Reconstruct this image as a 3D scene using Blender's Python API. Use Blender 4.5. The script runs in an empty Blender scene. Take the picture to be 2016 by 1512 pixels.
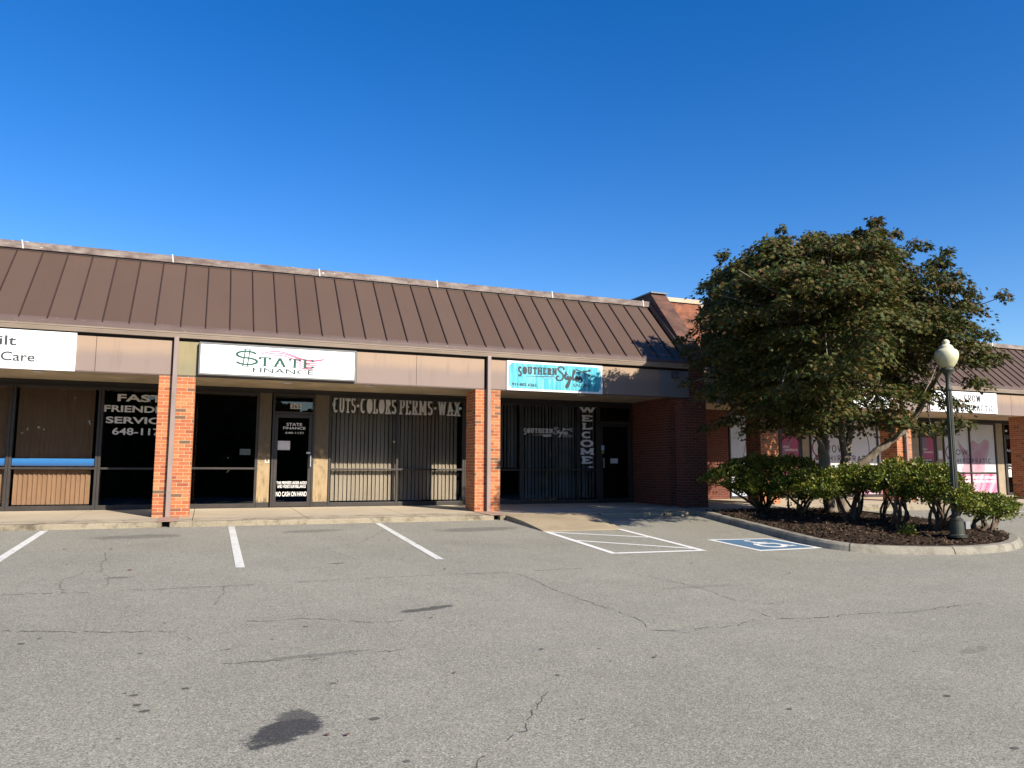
import bpy, math, random
import numpy as np
from mathutils import Vector, Matrix, geometry

SC = bpy.context.scene
COL = SC.collection
random.seed(7)
RNG = np.random.default_rng(7)

# ------------------------------------------------------------------ camera, sky, sun, exposure
cam_d = bpy.data.cameras.new('camera')
cam = bpy.data.objects.new('camera', cam_d)
COL.objects.link(cam)
right = Vector((0.929417, -0.369016, 0.003295))
up = Vector((-0.044223, -0.102509, 0.993749))
back = Vector((-0.366371, -0.923753, -0.111592))
mw = Matrix((right, up, back)).transposed().to_4x4()
mw.translation = Vector((0.0, -18.503, 0.874))
cam.matrix_world = mw
cam_d.sensor_width = 36.0
cam_d.lens = 26.884
cam_d.clip_start = 0.1
cam_d.clip_end = 3000.0
SC.camera = cam

SUN_TRAVEL = Vector((-0.43, 1.0, -0.634)).normalized()
SUN_ELEV = math.asin(-SUN_TRAVEL.z)
SUN_ROT = math.atan2(-SUN_TRAVEL.x, -SUN_TRAVEL.y)      # clockwise from +Y
world = bpy.data.worlds.new('World')
SC.world = world
world.use_nodes = True
wt = world.node_tree
wt.nodes.clear()
w_out = wt.nodes.new('ShaderNodeOutputWorld')
w_bg = wt.nodes.new('ShaderNodeBackground')
w_sky = wt.nodes.new('ShaderNodeTexSky')
w_sky.sky_type = 'NISHITA'
w_sky.sun_disc = False
w_sky.sun_elevation = SUN_ELEV
w_sky.sun_rotation = SUN_ROT
w_sky.altitude = 0.0
w_sky.air_density = 1.0
w_sky.dust_density = 0.25
w_sky.ozone_density = 2.5
w_hsv = wt.nodes.new('ShaderNodeHueSaturation')
w_hsv.inputs['Saturation'].default_value = 1.42
w_hsv.inputs['Hue'].default_value = 0.513
w_hsv.inputs['Value'].default_value = 1.0
w_bg.inputs['Strength'].default_value = 0.090
wt.links.new(w_sky.outputs[0], w_hsv.inputs['Color'])
wt.links.new(w_hsv.outputs[0], w_bg.inputs['Color'])
wt.links.new(w_bg.outputs[0], w_out.inputs['Surface'])

sun_d = bpy.data.lights.new('sun', 'SUN')
sun_d.energy = 4.6
sun_d.angle = math.radians(0.5)
sun_d.color = (1.0, 0.9, 0.76)
sun = bpy.data.objects.new('sun', sun_d)
sun.rotation_euler = SUN_TRAVEL.to_track_quat('-Z', 'Y').to_euler()
sun.location = (8, -20, 14)
COL.objects.link(sun)

SC.view_settings.view_transform = 'Standard'
SC.view_settings.look = 'None'
SC.view_settings.gamma = 1.0
SC.view_settings.exposure = 1.0
SC.cycles.transparent_max_bounces = 16
SC.cycles.max_bounces = 8

# ------------------------------------------------------------------ helpers
ORG = {}


def tag(o, label=None, cat=None, group=None, kind=None):
    if label: o['label'] = label
    if cat: o['category'] = cat
    if group: o['group'] = group
    if kind: o['kind'] = kind
    return o


def thing(name, loc, label, cat, group=None):
    o = bpy.data.objects.new(name, None)
    o.empty_display_size = 0.3
    COL.objects.link(o)
    o.location = loc
    ORG[o.name] = np.array(loc, float)
    return tag(o, label, cat, group)


def place(name, V, F, mat, parent=None, smooth=False, origin=None):
    """V (n,3) world coordinates, F list of index tuples -> ONE mesh object"""
    V = np.asarray(V, float).reshape(-1, 3)
    if parent is not None:
        org = ORG[parent.name]
    elif origin is not None:
        org = np.array(origin, float)
    else:
        lo, hi = V.min(0), V.max(0)
        org = np.array([(lo[0] + hi[0]) / 2, (lo[1] + hi[1]) / 2, lo[2]])
    me = bpy.data.meshes.new(name)
    me.from_pydata((V - org).tolist(), [], [tuple(int(i) for i in f) for f in F])
    me.update()
    if smooth:
        me.polygons.foreach_set('use_smooth', [True] * len(me.polygons))
    me.materials.append(mat)
    o = bpy.data.objects.new(name, me)
    COL.objects.link(o)
    if parent is not None:
        o.parent = parent
    else:
        o.location = org
    ORG[o.name] = org
    return o


class MB:
    def __init__(self):
        self.v, self.f = [], []

    def add(self, vs, fs):
        b = len(self.v)
        self.v += [tuple(p) for p in vs]
        self.f += [tuple(b + i for i in f) for f in fs]
        return self

    def box(self, x0, x1, y0, y1, z0, z1):
        return self.add([(x0, y0, z0), (x1, y0, z0), (x1, y1, z0), (x0, y1, z0), (x0, y0, z1), (x1, y0, z1), (x1, y1, z1), (x0, y1, z1)],
                        [(0, 3, 2, 1), (4, 5, 6, 7), (0, 1, 5, 4), (1, 2, 6, 5), (2, 3, 7, 6), (3, 0, 4, 7)])

    def prism_x(self, prof, x0, x1, seg=1):
        """closed profile of (y,z) drawn along X"""
        n = len(prof)
        vs, fs = [], []
        for k in range(seg + 1):
            x = x0 + (x1 - x0) * k / seg
            vs += [(x, y, z) for y, z in prof]
        for k in range(seg):
            for i in range(n):
                j = (i + 1) % n
                fs.append((k * n + i, k * n + j, (k + 1) * n + j, (k + 1) * n + i))
        fs.append(tuple(reversed(range(n))))
        fs.append(tuple(seg * n + i for i in range(n)))
        return self.add(vs, fs)

    def prism_z(self, poly, z0, z1):
        n = len(poly)
        vs = [(x, y, z0) for x, y in poly] + [(x, y, z1) for x, y in poly]
        fs = [(i, (i + 1) % n, n + (i + 1) % n, n + i) for i in range(n)]
        fs += [tuple(reversed(range(n))), tuple(range(n, 2 * n))]
        return self.add(vs, fs)

    def tube(self, pts, rads, n=7):
        pts = [Vector(p) for p in pts]
        vs, fs = [], []
        ref = Vector((0.3, 0.9, 0.2)).normalized()
        for i, p in enumerate(pts):
            d = (pts[min(i + 1, len(pts) - 1)] - pts[max(i - 1, 0)]).normalized()
            a = d.cross(ref)
            if a.length < 1e-3: a = d.cross(Vector((1, 0, 0)))
            a.normalize()
            b = d.cross(a)
            for k in range(n):
                t = 2 * math.pi * k / n
                vs.append(tuple(p + (a * math.cos(t) + b * math.sin(t)) * rads[i]))
        for i in range(len(pts) - 1):
            for k in range(n):
                fs.append((i * n + k, i * n + (k + 1) % n, (i + 1) * n + (k + 1) % n, (i + 1) * n + k))
        fs.append(tuple(reversed(range(n))))
        fs.append(tuple((len(pts) - 1) * n + k for k in range(n)))
        return self.add(vs, fs)

    def lathe(self, cx, cy, prof, n=24, flute=0.0):
        vs, fs = [], []
        for r, z in prof:
            for k in range(n):
                t = 2 * math.pi * k / n
                rr = r * (1 - (flute if k % 2 else 0.0))
                vs.append((cx + rr * math.cos(t), cy + rr * math.sin(t), z))
        m = len(prof)
        for i in range(m - 1):
            for k in range(n):
                fs.append((i * n + k, i * n + (k + 1) % n, (i + 1) * n + (k + 1) % n, (i + 1) * n + k))
        fs.append(tuple(reversed(range(n))))
        fs.append(tuple((m - 1) * n + k for k in range(n)))
        return self.add(vs, fs)

    def build(self, name, mat, parent=None, smooth=False, origin=None, bevel=0.0):
        o = place(name, self.v, self.f, mat, parent, smooth, origin)
        if bevel:
            m = o.modifiers.new('edge', 'BEVEL')
            m.width = bevel
            m.segments = 2
            m.limit_method = 'ANGLE'
        return o


def box(*a):
    return MB().box(*a)


# ------------------------------------------------------------------ materials
class NT:
    def __init__(self, name):
        self.m = bpy.data.materials.new(name)
        self.m.use_nodes = True
        self.t = self.m.node_tree
        self.t.nodes.clear()
        self.out = self.n('OutputMaterial')

    def n(self, kind, **kw):
        nd = self.t.nodes.new('ShaderNode' + kind)
        for k, v in kw.items(): setattr(nd, k, v)
        return nd

    def put(self, sock, v):
        if hasattr(v, 'outputs'): v = v.outputs[0]
        if isinstance(v, bpy.types.NodeSocket): self.t.links.new(v, sock)
        elif isinstance(v, (tuple, list)) and len(v) == 3 and sock.type == 'RGBA': sock.default_value = (*v, 1)
        else: sock.default_value = v

    def math(self, op, a, b=0.0, clamp=False):
        nd = self.n('Math', operation=op, use_clamp=clamp)
        self.put(nd.inputs[0], a); self.put(nd.inputs[1], b)
        return nd.outputs[0]

    def mix(self, fac, a, b, mode='MIX'):
        nd = self.n('Mix', data_type='RGBA', blend_type=mode)
        self.put(nd.inputs[0], fac); self.put(nd.inputs[6], a); self.put(nd.inputs[7], b)
        return nd.outputs[2]

    def pos(self):
        return self.n('NewGeometry').outputs['Position']

    def xyz(self, v):
        nd = self.n('SeparateXYZ'); self.put(nd.inputs[0], v)
        return nd.outputs

    def comb(self, x, y, z):
        nd = self.n('CombineXYZ')
        for i, a in enumerate((x, y, z)): self.put(nd.inputs[i], a)
        return nd.outputs[0]

    def scale(self, v, s):
        nd = self.n('VectorMath', operation='MULTIPLY'); self.put(nd.inputs[0], v); nd.inputs[1].default_value = s
        return nd.outputs[0]

    def noise(self, scale, detail=3, rough=0.55, vec=None, dist=0.0):
        nd = self.n('TexNoise')
        self.put(nd.inputs['Vector'], vec if vec is not None else self.pos())
        nd.inputs['Scale'].default_value = scale; nd.inputs['Detail'].default_value = detail
        nd.inputs['Roughness'].default_value = rough; nd.inputs['Distortion'].default_value = dist
        return nd.outputs[0]

    def ramp(self, fac, stops, interp='LINEAR'):
        nd = self.n('ValToRGB'); self.put(nd.inputs[0], fac)
        cr = nd.color_ramp; cr.interpolation = interp
        while len(cr.elements) < len(stops): cr.elements.new(0.5)
        for e, (p, c) in zip(cr.elements, stops):
            e.position = p
            e.color = (c, c, c, 1) if isinstance(c, (int, float)) else (*c, 1)
        return nd.outputs[0]

    def sstep(self, v, a, b):
        nd = self.n('MapRange', interpolation_type='SMOOTHSTEP')
        self.put(nd.inputs[0], v)
        nd.inputs[1].default_value = a; nd.inputs[2].default_value = b
        return nd.outputs[0]

    def bump(self, h, strength=0.3, dist=0.01):
        nd = self.n('Bump'); nd.inputs['Strength'].default_value = strength; nd.inputs['Distance'].default_value = dist
        self.put(nd.inputs['Height'], h)
        return nd.outputs[0]

    def surf(self, col, rough=0.7, spec=0.3, normal=None, metal=0.0):
        b = self.n('BsdfPrincipled')
        self.put(b.inputs['Base Color'], col); self.put(b.inputs['Roughness'], rough)
        b.inputs['Specular IOR Level'].default_value = spec; b.inputs['Metallic'].default_value = metal
        if normal is not None: self.put(b.inputs['Normal'], normal)
        self.t.links.new(b.outputs[0], self.out.inputs[0])
        return self.m


def paint(name, col, rough=0.55, spec=0.35, var=0.12, scale=6.0, bump=0.0, metal=0.0, stretch=(1, 1, 1)):
    """plain coat with uneven wear"""
    t = NT(name)
    p = t.scale(t.pos(), stretch)
    n1 = t.noise(scale, 5, 0.6, p)
    lo = tuple(c * (1 - var * 1.6) for c in col); hi = tuple(min(1, c * (1 + var)) for c in col)
    c = t.ramp(n1, [(0.3, lo), (0.7, hi)])
    nm = t.bump(t.noise(scale * 14, 3, 0.6, p), bump, 0.004) if bump else None
    return t.surf(c, rough, spec, nm, metal)


M = {}
M['frame'] = paint('bronze_aluminium', (0.036, 0.031, 0.028), 0.42, 0.4, 0.15, 3)
M['dark'] = paint('dark_interior', (0.018, 0.018, 0.020), 0.9, 0.1, 0.3, 2)
M['header'] = paint('header_panel', (0.035, 0.032, 0.030), 0.6, 0.3, 0.2, 2)
M['gutter'] = paint('gutter_paint', (0.27, 0.215, 0.17), 0.45, 0.4, 0.12, 2.5, stretch=(0.6, 1, 4))
M['downspout'] = paint('downspout_paint', (0.235, 0.18, 0.16), 0.45, 0.4, 0.1, 4, stretch=(1, 1, 0.4))
def mk_flashing():
    t = NT('flashing_paint')
    p = t.pos()
    c = t.mix(t.noise(3, 4), (0.085, 0.058, 0.050), (0.12, 0.085, 0.075))
    z = t.xyz(p)[2]
    fl = t.sstep(t.noise(7, 5, 0.75, t.scale(p, (1.5, 4, 9))), 0.655, 0.69)
    c = t.mix(fl, c, (0.55, 0.50, 0.42))
    return t.surf(c, 0.55, 0.3)


M['flashing'] = None
M['flashing'] = mk_flashing()
M['rib'] = paint('roof_rib', (0.040, 0.025, 0.022), 0.5, 0.3, 0.1, 3)
M['soffit'] = paint('soffit_board', (0.46, 0.37, 0.25), 0.8, 0.2, 0.18, 1.6)
M['white_letters'] = paint('white_vinyl', (0.62, 0.62, 0.61), 0.5, 0.3, 0.06, 9)
M['white_bright'] = paint('bright_white_vinyl', (0.82, 0.82, 0.81), 0.5, 0.3, 0.04, 9)
M['steel'] = paint('brushed_steel', (0.55, 0.55, 0.53), 0.32, 0.5, 0.08, 12, metal=0.9)
M['paper'] = paint('paper', (0.62, 0.62, 0.64), 0.7, 0.2, 0.08, 14)
M['sign_white'] = paint('white_sign_face', (0.80, 0.83, 0.84), 0.45, 0.35, 0.03, 2.2)
M['retainer'] = paint('sign_retainer', (0.15, 0.15, 0.145), 0.4, 0.4, 0.15, 4)
M['green'] = paint('sign_green', (0.006, 0.07, 0.05), 0.5, 0.3, 0.08, 12)
M['dkgreen'] = paint('sign_dark_green', (0.02, 0.04, 0.037), 0.5, 0.3, 0.08, 12)
M['pink_line'] = paint('sign_pink', (0.55, 0.11, 0.20), 0.5, 0.3, 0.08, 12)
M['charcoal'] = paint('sign_charcoal', (0.025, 0.032, 0.042), 0.5, 0.3, 0.1, 12)
M['greytext'] = paint('sign_grey_text', (0.045, 0.047, 0.05), 0.5, 0.3, 0.05, 12)
M['black'] = paint('black_print', (0.02, 0.02, 0.022), 0.5, 0.3, 0.1, 12)
M['comb_blue'] = paint('comb_blue', (0.10, 0.36, 0.47), 0.5, 0.3, 0.1, 12)
M['lamp_metal'] = paint('lamp_post_paint', (0.045, 0.050, 0.040), 0.55, 0.35, 0.3, 6, 0.2, stretch=(1, 1, 0.25))
M['box_grey'] = paint('junction_box_grey', (0.2, 0.205, 0.205), 0.5, 0.4, 0.12, 8)
M['camera_body'] = paint('floodlight_body', (0.07, 0.075, 0.08), 0.5, 0.4, 0.15, 8)
M['white_strap'] = paint('white_caulk', (0.55, 0.55, 0.53), 0.6, 0.3, 0.1, 20)
M['tan_blind'] = paint('tan_blind', (0.60, 0.37, 0.205), 0.75, 0.2, 0.07, 3, stretch=(2, 1, 0.4))
M['grey_blind'] = paint('cream_blind', (0.66, 0.565, 0.41), 0.75, 0.2, 0.06, 3, stretch=(2, 1, 0.4))
M['dull_blind'] = paint('dull_blind', (0.42, 0.40, 0.36), 0.75, 0.2, 0.06, 3, stretch=(2, 1, 0.4))
M['leafdry'] = paint('dry_leaf', (0.13, 0.06, 0.03), 0.8, 0.2, 0.3, 20)
M['crackfill'] = paint('crack', (0.105, 0.10, 0.092), 0.9, 0.1, 0.2, 10)
M['plate_steel'] = paint('rusty_plate', (0.34, 0.23, 0.18), 0.6, 0.3, 0.25, 9)
M['pot'] = paint('concrete_pot', (0.42, 0.38, 0.31), 0.85, 0.2, 0.15, 9)


def mk_blue_band():
    t = NT('blue_film')
    z = t.xyz(t.pos())[2]
    return t.surf(t.ramp(t.math('DIVIDE', t.math('SUBTRACT', z, 0.92), 0.16), [(0.0, (0.025, 0.06, 0.15)), (0.45, (0.02, 0.115, 0.31)), (1.0, (0.03, 0.15, 0.37))]), 0.35, 0.4)


M['blue_band'] = mk_blue_band()


def mk_glass():
    t = NT('tinted_glass')
    tr = t.n('BsdfTransparent'); tr.inputs[0].default_value = (0.78, 0.78, 0.79, 1)
    gl = t.n('BsdfGlossy'); gl.inputs['Roughness'].default_value = 0.008
    gl.inputs['Color'].default_value = (0.9, 0.95, 1, 1)
    nb = t.bump(t.noise(1.1, 1, 0.4), 0.06, 0.02)
    t.put(gl.inputs['Normal'], nb)
    fr = t.n('Fresnel'); fr.inputs[0].default_value = 1.48
    mx = t.n('MixShader')
    t.put(mx.inputs[0], fr)
    t.t.links.new(tr.outputs[0], mx.inputs[1]); t.t.links.new(gl.outputs[0], mx.inputs[2])
    t.t.links.new(mx.outputs[0], t.out.inputs[0])
    return t.m


M['glass'] = mk_glass()


def mk_brick(name, stops, mortar, grime=0.0):
    t = NT(name)
    g = t.n('NewGeometry')
    p = t.xyz(g.outputs['Position']); nn = t.xyz(g.outputs['Normal'])
    side = t.math('GREATER_THAN', t.math('ABSOLUTE', nn[0]), 0.6)
    mx = t.n('Mix', data_type='FLOAT')
    t.put(mx.inputs[0], side); t.put(mx.inputs[2], p[0]); t.put(mx.inputs[3], t.math('ADD', p[1], 0.07))
    v = t.comb(mx.outputs[0], p[2], 0.0)
    wob = t.n('TexNoise'); t.put(wob.inputs[0], g.outputs['Position']); wob.inputs['Scale'].default_value = 14
    sub = t.n('VectorMath', operation='MULTIPLY_ADD')
    t.put(sub.inputs[0], wob.outputs['Color']); sub.inputs[1].default_value = (0.008, 0.006, 0); t.put(sub.inputs[2], v)
    b = t.n('TexBrick')
    t.put(b.inputs['Vector'], sub.outputs[0])
    b.inputs['Color1'].default_value = (0, 0, 0, 1); b.inputs['Color2'].default_value = (1, 1, 1, 1); b.inputs['Mortar'].default_value = (0.5, 0.5, 0.5, 1)
    b.inputs['Scale'].default_value = 1.0; b.inputs['Brick Width'].default_value = 0.205; b.inputs['Row Height'].default_value = 0.0677
    b.inputs['Mortar Size'].default_value = 0.0065; b.inputs['Mortar Smooth'].default_value = 0.25
    tint = t.ramp(b.outputs['Color'], stops)
    spots = t.noise(32, 4, 0.65)
    tint = t.mix(t.math('MULTIPLY', t.sstep(spots, 0.5, 0.72), 0.45), tint, (0.16, 0.055, 0.03))
    mort = t.mix(t.noise(25, 3), mortar, tuple(c * 0.75 for c in mortar))
    c = t.mix(b.outputs['Fac'], tint, mort)
    if grime:
        c = t.mix(t.math('MULTIPLY', t.sstep(t.noise(2.2, 5, 0.65), 0.35, 0.7), grime), c, (0.055, 0.035, 0.03))
    h = t.math('SUBTRACT', t.math('MULTIPLY', spots, 0.35), b.outputs['Fac'])
    return t.surf(c, 0.85, 0.2, t.bump(h, 0.7, 0.012))


BR = [(0.0, (0.33, 0.090, 0.040)), (0.25, (0.42, 0.150, 0.060)), (0.5, (0.35, 0.100, 0.045)), (0.72, (0.46, 0.190, 0.080)), (0.90, (0.28, 0.075, 0.038)), (0.95, (0.15, 0.09, 0.055)), (1.0, (0.12, 0.08, 0.05))]
M['brick'] = mk_brick('orange_brick', BR, (0.52, 0.36, 0.22))
M['brick_red_shaded'] = mk_brick('shaded_red_brick', [(0, (0.11, 0.030, 0.022)), (0.5, (0.14, 0.042, 0.028)), (1, (0.085, 0.027, 0.020))], (0.19, 0.13, 0.095))  # darker red brick, deepened further in colour to stand in for shade
M['brick_worn'] = mk_brick('weathered_brick', [(0, (0.30, 0.09, 0.045)), (0.5, (0.36, 0.125, 0.06)), (1, (0.18, 0.07, 0.042))], (0.34, 0.24, 0.17), 0.8)
M['brick_cap'] = mk_brick('dark_weathered_brick', [(0, (0.11, 0.05, 0.036)), (0.5, (0.15, 0.07, 0.048)), (1, (0.075, 0.04, 0.03))], (0.15, 0.11, 0.09), 0.75)


def mk_roof():
    t = NT('brown_roof_metal')
    p = t.pos(); x, y, z = t.xyz(p)
    pan = t.math('FLOOR', t.math('DIVIDE', t.math('ADD', x, 3.728), 0.4491))
    wn = t.n('TexWhiteNoise', noise_dimensions='1D'); t.put(wn.inputs['W'], pan)
    cloud = t.noise(0.9, 4, 0.6, t.scale(p, (1.4, 0.6, 0.6)))
    f = t.math('ADD', t.math('MULTIPLY', wn.outputs[0], 0.35), t.math('MULTIPLY', cloud, 0.65))
    c = t.ramp(f, [(0.2, (0.078, 0.050, 0.037)), (0.5, (0.086, 0.056, 0.042)), (0.8, (0.093, 0.061, 0.046))])
    c = t.mix(t.math('MULTIPLY', t.sstep(t.noise(3.0, 5, 0.7, t.scale(p, (3, 0.5, 0.5))), 0.55, 0.8), 0.25), c, (0.055, 0.034, 0.028))
    return t.surf(c, 0.55, 0.25, t.bump(t.noise(1.6, 2), 0.08, 0.02))


M['roof'] = mk_roof()


def mk_cap():
    t = NT('peeling_ridge_cap')
    p = t.pos()
    n = t.noise(2.2, 6, 0.72, t.scale(p, (1, 2, 3)))
    c = t.ramp(n, [(0.38, (0.10, 0.068, 0.058)), (0.5, (0.165, 0.13, 0.115)), (0.62, (0.245, 0.21, 0.185))])
    c = t.mix(t.sstep(t.noise(8, 2, 0.5, t.scale(p, (1, 2, 3))), 0.715, 0.74), c, (0.8, 0.8, 0.78))
    return t.surf(c, 0.7, 0.25)


M['cap'] = mk_cap()


def mk_fascia(name, top, low, z_mid=3.04):
    t = NT(name)
    p = t.pos(); x, y, z = t.xyz(p)
    streak = t.noise(5, 4, 0.6, t.scale(p, (1.6, 1, 0.25)))
    edge = t.math('ADD', z, t.math('MULTIPLY', t.math('SUBTRACT', t.noise(1.3, 3), 0.5), 0.18))
    f = t.sstep(edge, z_mid - 0.1, z_mid + 0.16)
    c = t.mix(f, low, top)
    c = t.mix(t.math('MULTIPLY', t.sstep(streak, 0.5, 0.78), 0.3), c, tuple(v * 0.62 for v in low))
    c = t.mix(t.math('MULTIPLY', t.sstep(t.noise(11, 5, 0.7), 0.6, 0.75), 0.22), c, tuple(v * 0.7 for v in low))
    return t.surf(c, 0.62, 0.25, t.bump(t.noise(55, 3), 0.12, 0.004))


M['fascia'] = mk_fascia('faded_fascia', (0.295, 0.212, 0.150), (0.212, 0.163, 0.140))
M['fascia_yellow'] = mk_fascia('yellowed_fascia', (0.24, 0.205, 0.11), (0.21, 0.185, 0.11), 2.9)
M['fascia_grey'] = mk_fascia('grey_fascia', (0.17, 0.175, 0.18), (0.15, 0.155, 0.16))
M['fascia_strip'] = mk_fascia('grey_sign_backing', (0.24, 0.225, 0.205), (0.20, 0.19, 0.175))


def mk_panel():
    t = NT('stained_shaded_beige_panel')
    p = t.pos(); x, y, z = t.xyz(p)
    n = t.noise(5, 5, 0.65, t.scale(p, (2.2, 1, 0.6)))
    c = t.ramp(n, [(0.32, (0.17, 0.125, 0.07)), (0.5, (0.31, 0.23, 0.13)), (0.7, (0.34, 0.265, 0.16))])
    g = t.math('MULTIPLY', t.sstep(t.math('ADD', t.noise(7, 5, 0.7), t.math('MULTIPLY', t.math('SUBTRACT', z, 1.2), 0.55)), 0.34, 0.62), 0.84)  # mottled darkening toward the top: canopy shade painted into the colour
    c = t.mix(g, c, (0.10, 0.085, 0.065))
    drip = t.sstep(t.math('SUBTRACT', t.noise(22, 3, 0.6, t.scale(p, (1.5, 1, 0.2))), t.math('MULTIPLY', z, 1.1)), 0.34, 0.42)
    c = t.mix(t.math('MULTIPLY', drip, 0.7), c, (0.07, 0.06, 0.05))
    return t.surf(c, 0.8, 0.2, t.bump(n, 0.2, 0.01))


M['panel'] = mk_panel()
M['panel_plain'] = paint('plain_beige_panel', (0.30, 0.25, 0.18), 0.75, 0.2, 0.12, 3)


def mk_concrete(name, base, speck=0.25, stain=0.0, band=None, rough_bump=0.25):
    t = NT(name)
    p = t.pos(); x, y, z = t.xyz(p)
    big = t.noise(0.7, 5, 0.6); fine = t.noise(95, 3, 0.7)
    c = t.mix(t.ramp(big, [(0.3, 0.0), (0.7, 1.0)]), tuple(v * 0.84 for v in base), tuple(min(1, v * 1.08) for v in base))
    c = t.mix(t.math('MULTIPLY', t.sstep(t.math('ADD', t.math('MULTIPLY', fine, 0.6), t.math('MULTIPLY', t.noise(26, 4, 0.7), 0.4)), 0.5, 0.66), speck), c, tuple(v * 0.42 for v in base))
    c = t.mix(t.math('MULTIPLY', t.sstep(fine, 0.46, 0.3), speck * 0.6), c, tuple(min(0.9, v * 1.35) for v in base))
    if stain:
        blot = t.sstep(t.noise(2.6, 6, 0.72, dist=0.4), 0.45, 0.68)
        if band is not None:
            yy = t.math('ADD', y, t.math('MULTIPLY', t.math('SUBTRACT', t.noise(0.8, 3), 0.5), 0.9))
            bm = t.math('MULTIPLY', t.sstep(yy, band[0] - 0.35, band[0]), t.sstep(yy, band[1] + 0.4, band[1]))
            blot = t.math('MULTIPLY', t.math('ADD', blot, 0.25, True), bm)
        c = t.mix(t.math('MULTIPLY', blot, stain), c, tuple(v * 0.33 for v in base))
    return t.surf(c, 0.9, 0.15, t.bump(t.math('ADD', fine, t.math('MULTIPLY', t.noise(18, 3), 0.8)), rough_bump, 0.01))


M['sidewalk'] = mk_concrete('sidewalk_concrete', (0.44, 0.375, 0.275), 0.14, 0.7, (-3.45, -2.95), 0.12)
M['curb'] = mk_concrete('aggregate_curb', (0.30, 0.26, 0.185), 0.85, 0.95, None, 0.9)
M['island_curb'] = mk_concrete('island_concrete', (0.255, 0.238, 0.192), 0.45, 0.6, None, 0.3)
M['ramp'] = mk_concrete('ramp_concrete', (0.35, 0.285, 0.19), 0.55, 0.25, None, 0.5)
M['joint'] = paint('dark_joint', (0.05, 0.042, 0.035), 0.95, 0.1, 0.2, 6)  # plain dark colour of the slab and kerb joints


STAINS = [(0.50, -13.60, 0.30, 0.17, 0.62, 0.95), (0.60, -13.42, 0.14, 0.16, 0.2, 0.75), (2.12, -10.82, 0.36, 0.08, 0.25, 0.75), (-0.95, -4.75, 0.75, 0.26, 0.1, 0.42),
          (1.75, -4.6, 0.6, 0.2, 0.1, 0.36), (4.7, -4.95, 0.9, 0.3, 0.1, 0.42), (1.69, -7.95, 0.14, 0.05, 0.1, 0.75), (-0.9, -8.3, 0.16, 0.07, 0, 0.45),
          (0.9, -12.1, 0.5, 0.05, 0.05, 0.35), (6.3, -13.6, 0.25, 0.07, 0.2, 0.25), (5.6, -10.6, 0.7, 0.07, 0.0, 0.2)]


def mk_asphalt():
    t = NT('weathered_asphalt')
    p = t.pos(); x, y, z = t.xyz(p)
    big = t.noise(0.22, 6, 0.68); mid = t.noise(1.7, 6, 0.7)
    c = t.ramp(t.math('ADD', t.math('MULTIPLY', big, 0.6), t.math('MULTIPLY', mid, 0.4)),
               [(0.32, (0.222, 0.213, 0.168)), (0.5, (0.275, 0.264, 0.209)), (0.68, (0.322, 0.309, 0.248))])
    vo = t.n('TexVoronoi'); t.put(vo.inputs['Vector'], p); vo.inputs['Scale'].default_value = 125
    chip = t.xyz(vo.outputs['Color'])[0]
    c = t.mix(t.math('MULTIPLY', t.sstep(chip, 0.5, 0.05), 0.7), c, (0.085, 0.083, 0.078))
    c = t.mix(t.math('MULTIPLY', t.sstep(chip, 0.78, 1.0), 0.5), c, (0.55, 0.54, 0.49))
    fine = t.noise(260, 2, 0.7)
    c = t.mix(t.math('MULTIPLY', t.sstep(fine, 0.55, 0.75), 0.35), c, (0.12, 0.115, 0.11))
    vo2 = t.n('TexVoronoi'); t.put(vo2.inputs['Vector'], p); vo2.inputs['Scale'].default_value = 46
    pale = t.math('MULTIPLY', t.sstep(vo2.outputs['Distance'], 0.16, 0.06), t.math('GREATER_THAN', t.xyz(vo2.outputs['Color'])[1], 0.72))
    c = t.mix(t.math('MULTIPLY', pale, 0.6), c, (0.66, 0.64, 0.57))
    # faint tyre-worn streaks along the drive lane
    lane = t.noise(0.8, 4, 0.6, t.scale(p, (0.25, 2.2, 1)))
    c = t.mix(t.math('MULTIPLY', t.sstep(lane, 0.52, 0.75), 0.22), c, (0.20, 0.192, 0.18))
    wob = t.math('MULTIPLY', t.math('SUBTRACT', t.noise(7, 7, 0.78, t.scale(p, (0.8, 1.3, 1))), 0.5), 1.9)
    tot = None
    for (cx, cy, rx, ry, a, s) in STAINS:
        dx = t.math('SUBTRACT', x, cx); dy = t.math('SUBTRACT', y, cy)
        ca, sa = math.cos(a), math.sin(a)
        u = t.math('DIVIDE', t.math('ADD', t.math('MULTIPLY', dx, ca), t.math('MULTIPLY', dy, sa)), rx)
        w = t.math('DIVIDE', t.math('SUBTRACT', t.math('MULTIPLY', dy, ca), t.math('MULTIPLY', dx, sa)), ry)
        d = t.math('ADD', t.math('SQRT', t.math('ADD', t.math('MULTIPLY', u, u), t.math('MULTIPLY', w, w))), wob)
        mk = t.math('MULTIPLY', t.sstep(d, 1.0, 0.72), s)
        tot = mk if tot is None else t.math('MAXIMUM', tot, mk)
    c = t.mix(t.math('MULTIPLY', tot, t.ramp(t.noise(60, 3, 0.8), [(0.35, 0.8), (0.6, 1.0)])), c, (0.028, 0.029, 0.033))
    h = t.math('ADD', t.math('MULTIPLY', chip, 0.7), fine)
    return t.surf(c, 0.88, 0.2, t.bump(h, 0.55, 0.006))


M['asphalt'] = mk_asphalt()


def mk_road_paint(name, col, wear=0.5):
    t = NT(name)
    n = t.noise(24, 6, 0.75); n2 = t.noise(3.0, 4, 0.6)
    w = t.sstep(t.math('ADD', t.math('MULTIPLY', n, 0.7), t.math('MULTIPLY', n2, 0.3)), 0.5, 0.66)
    c = t.mix(t.math('MULTIPLY', w, wear), col, (0.19, 0.18, 0.165))
    return t.surf(c, 0.8, 0.25, t.bump(n, 0.4, 0.005))


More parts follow.
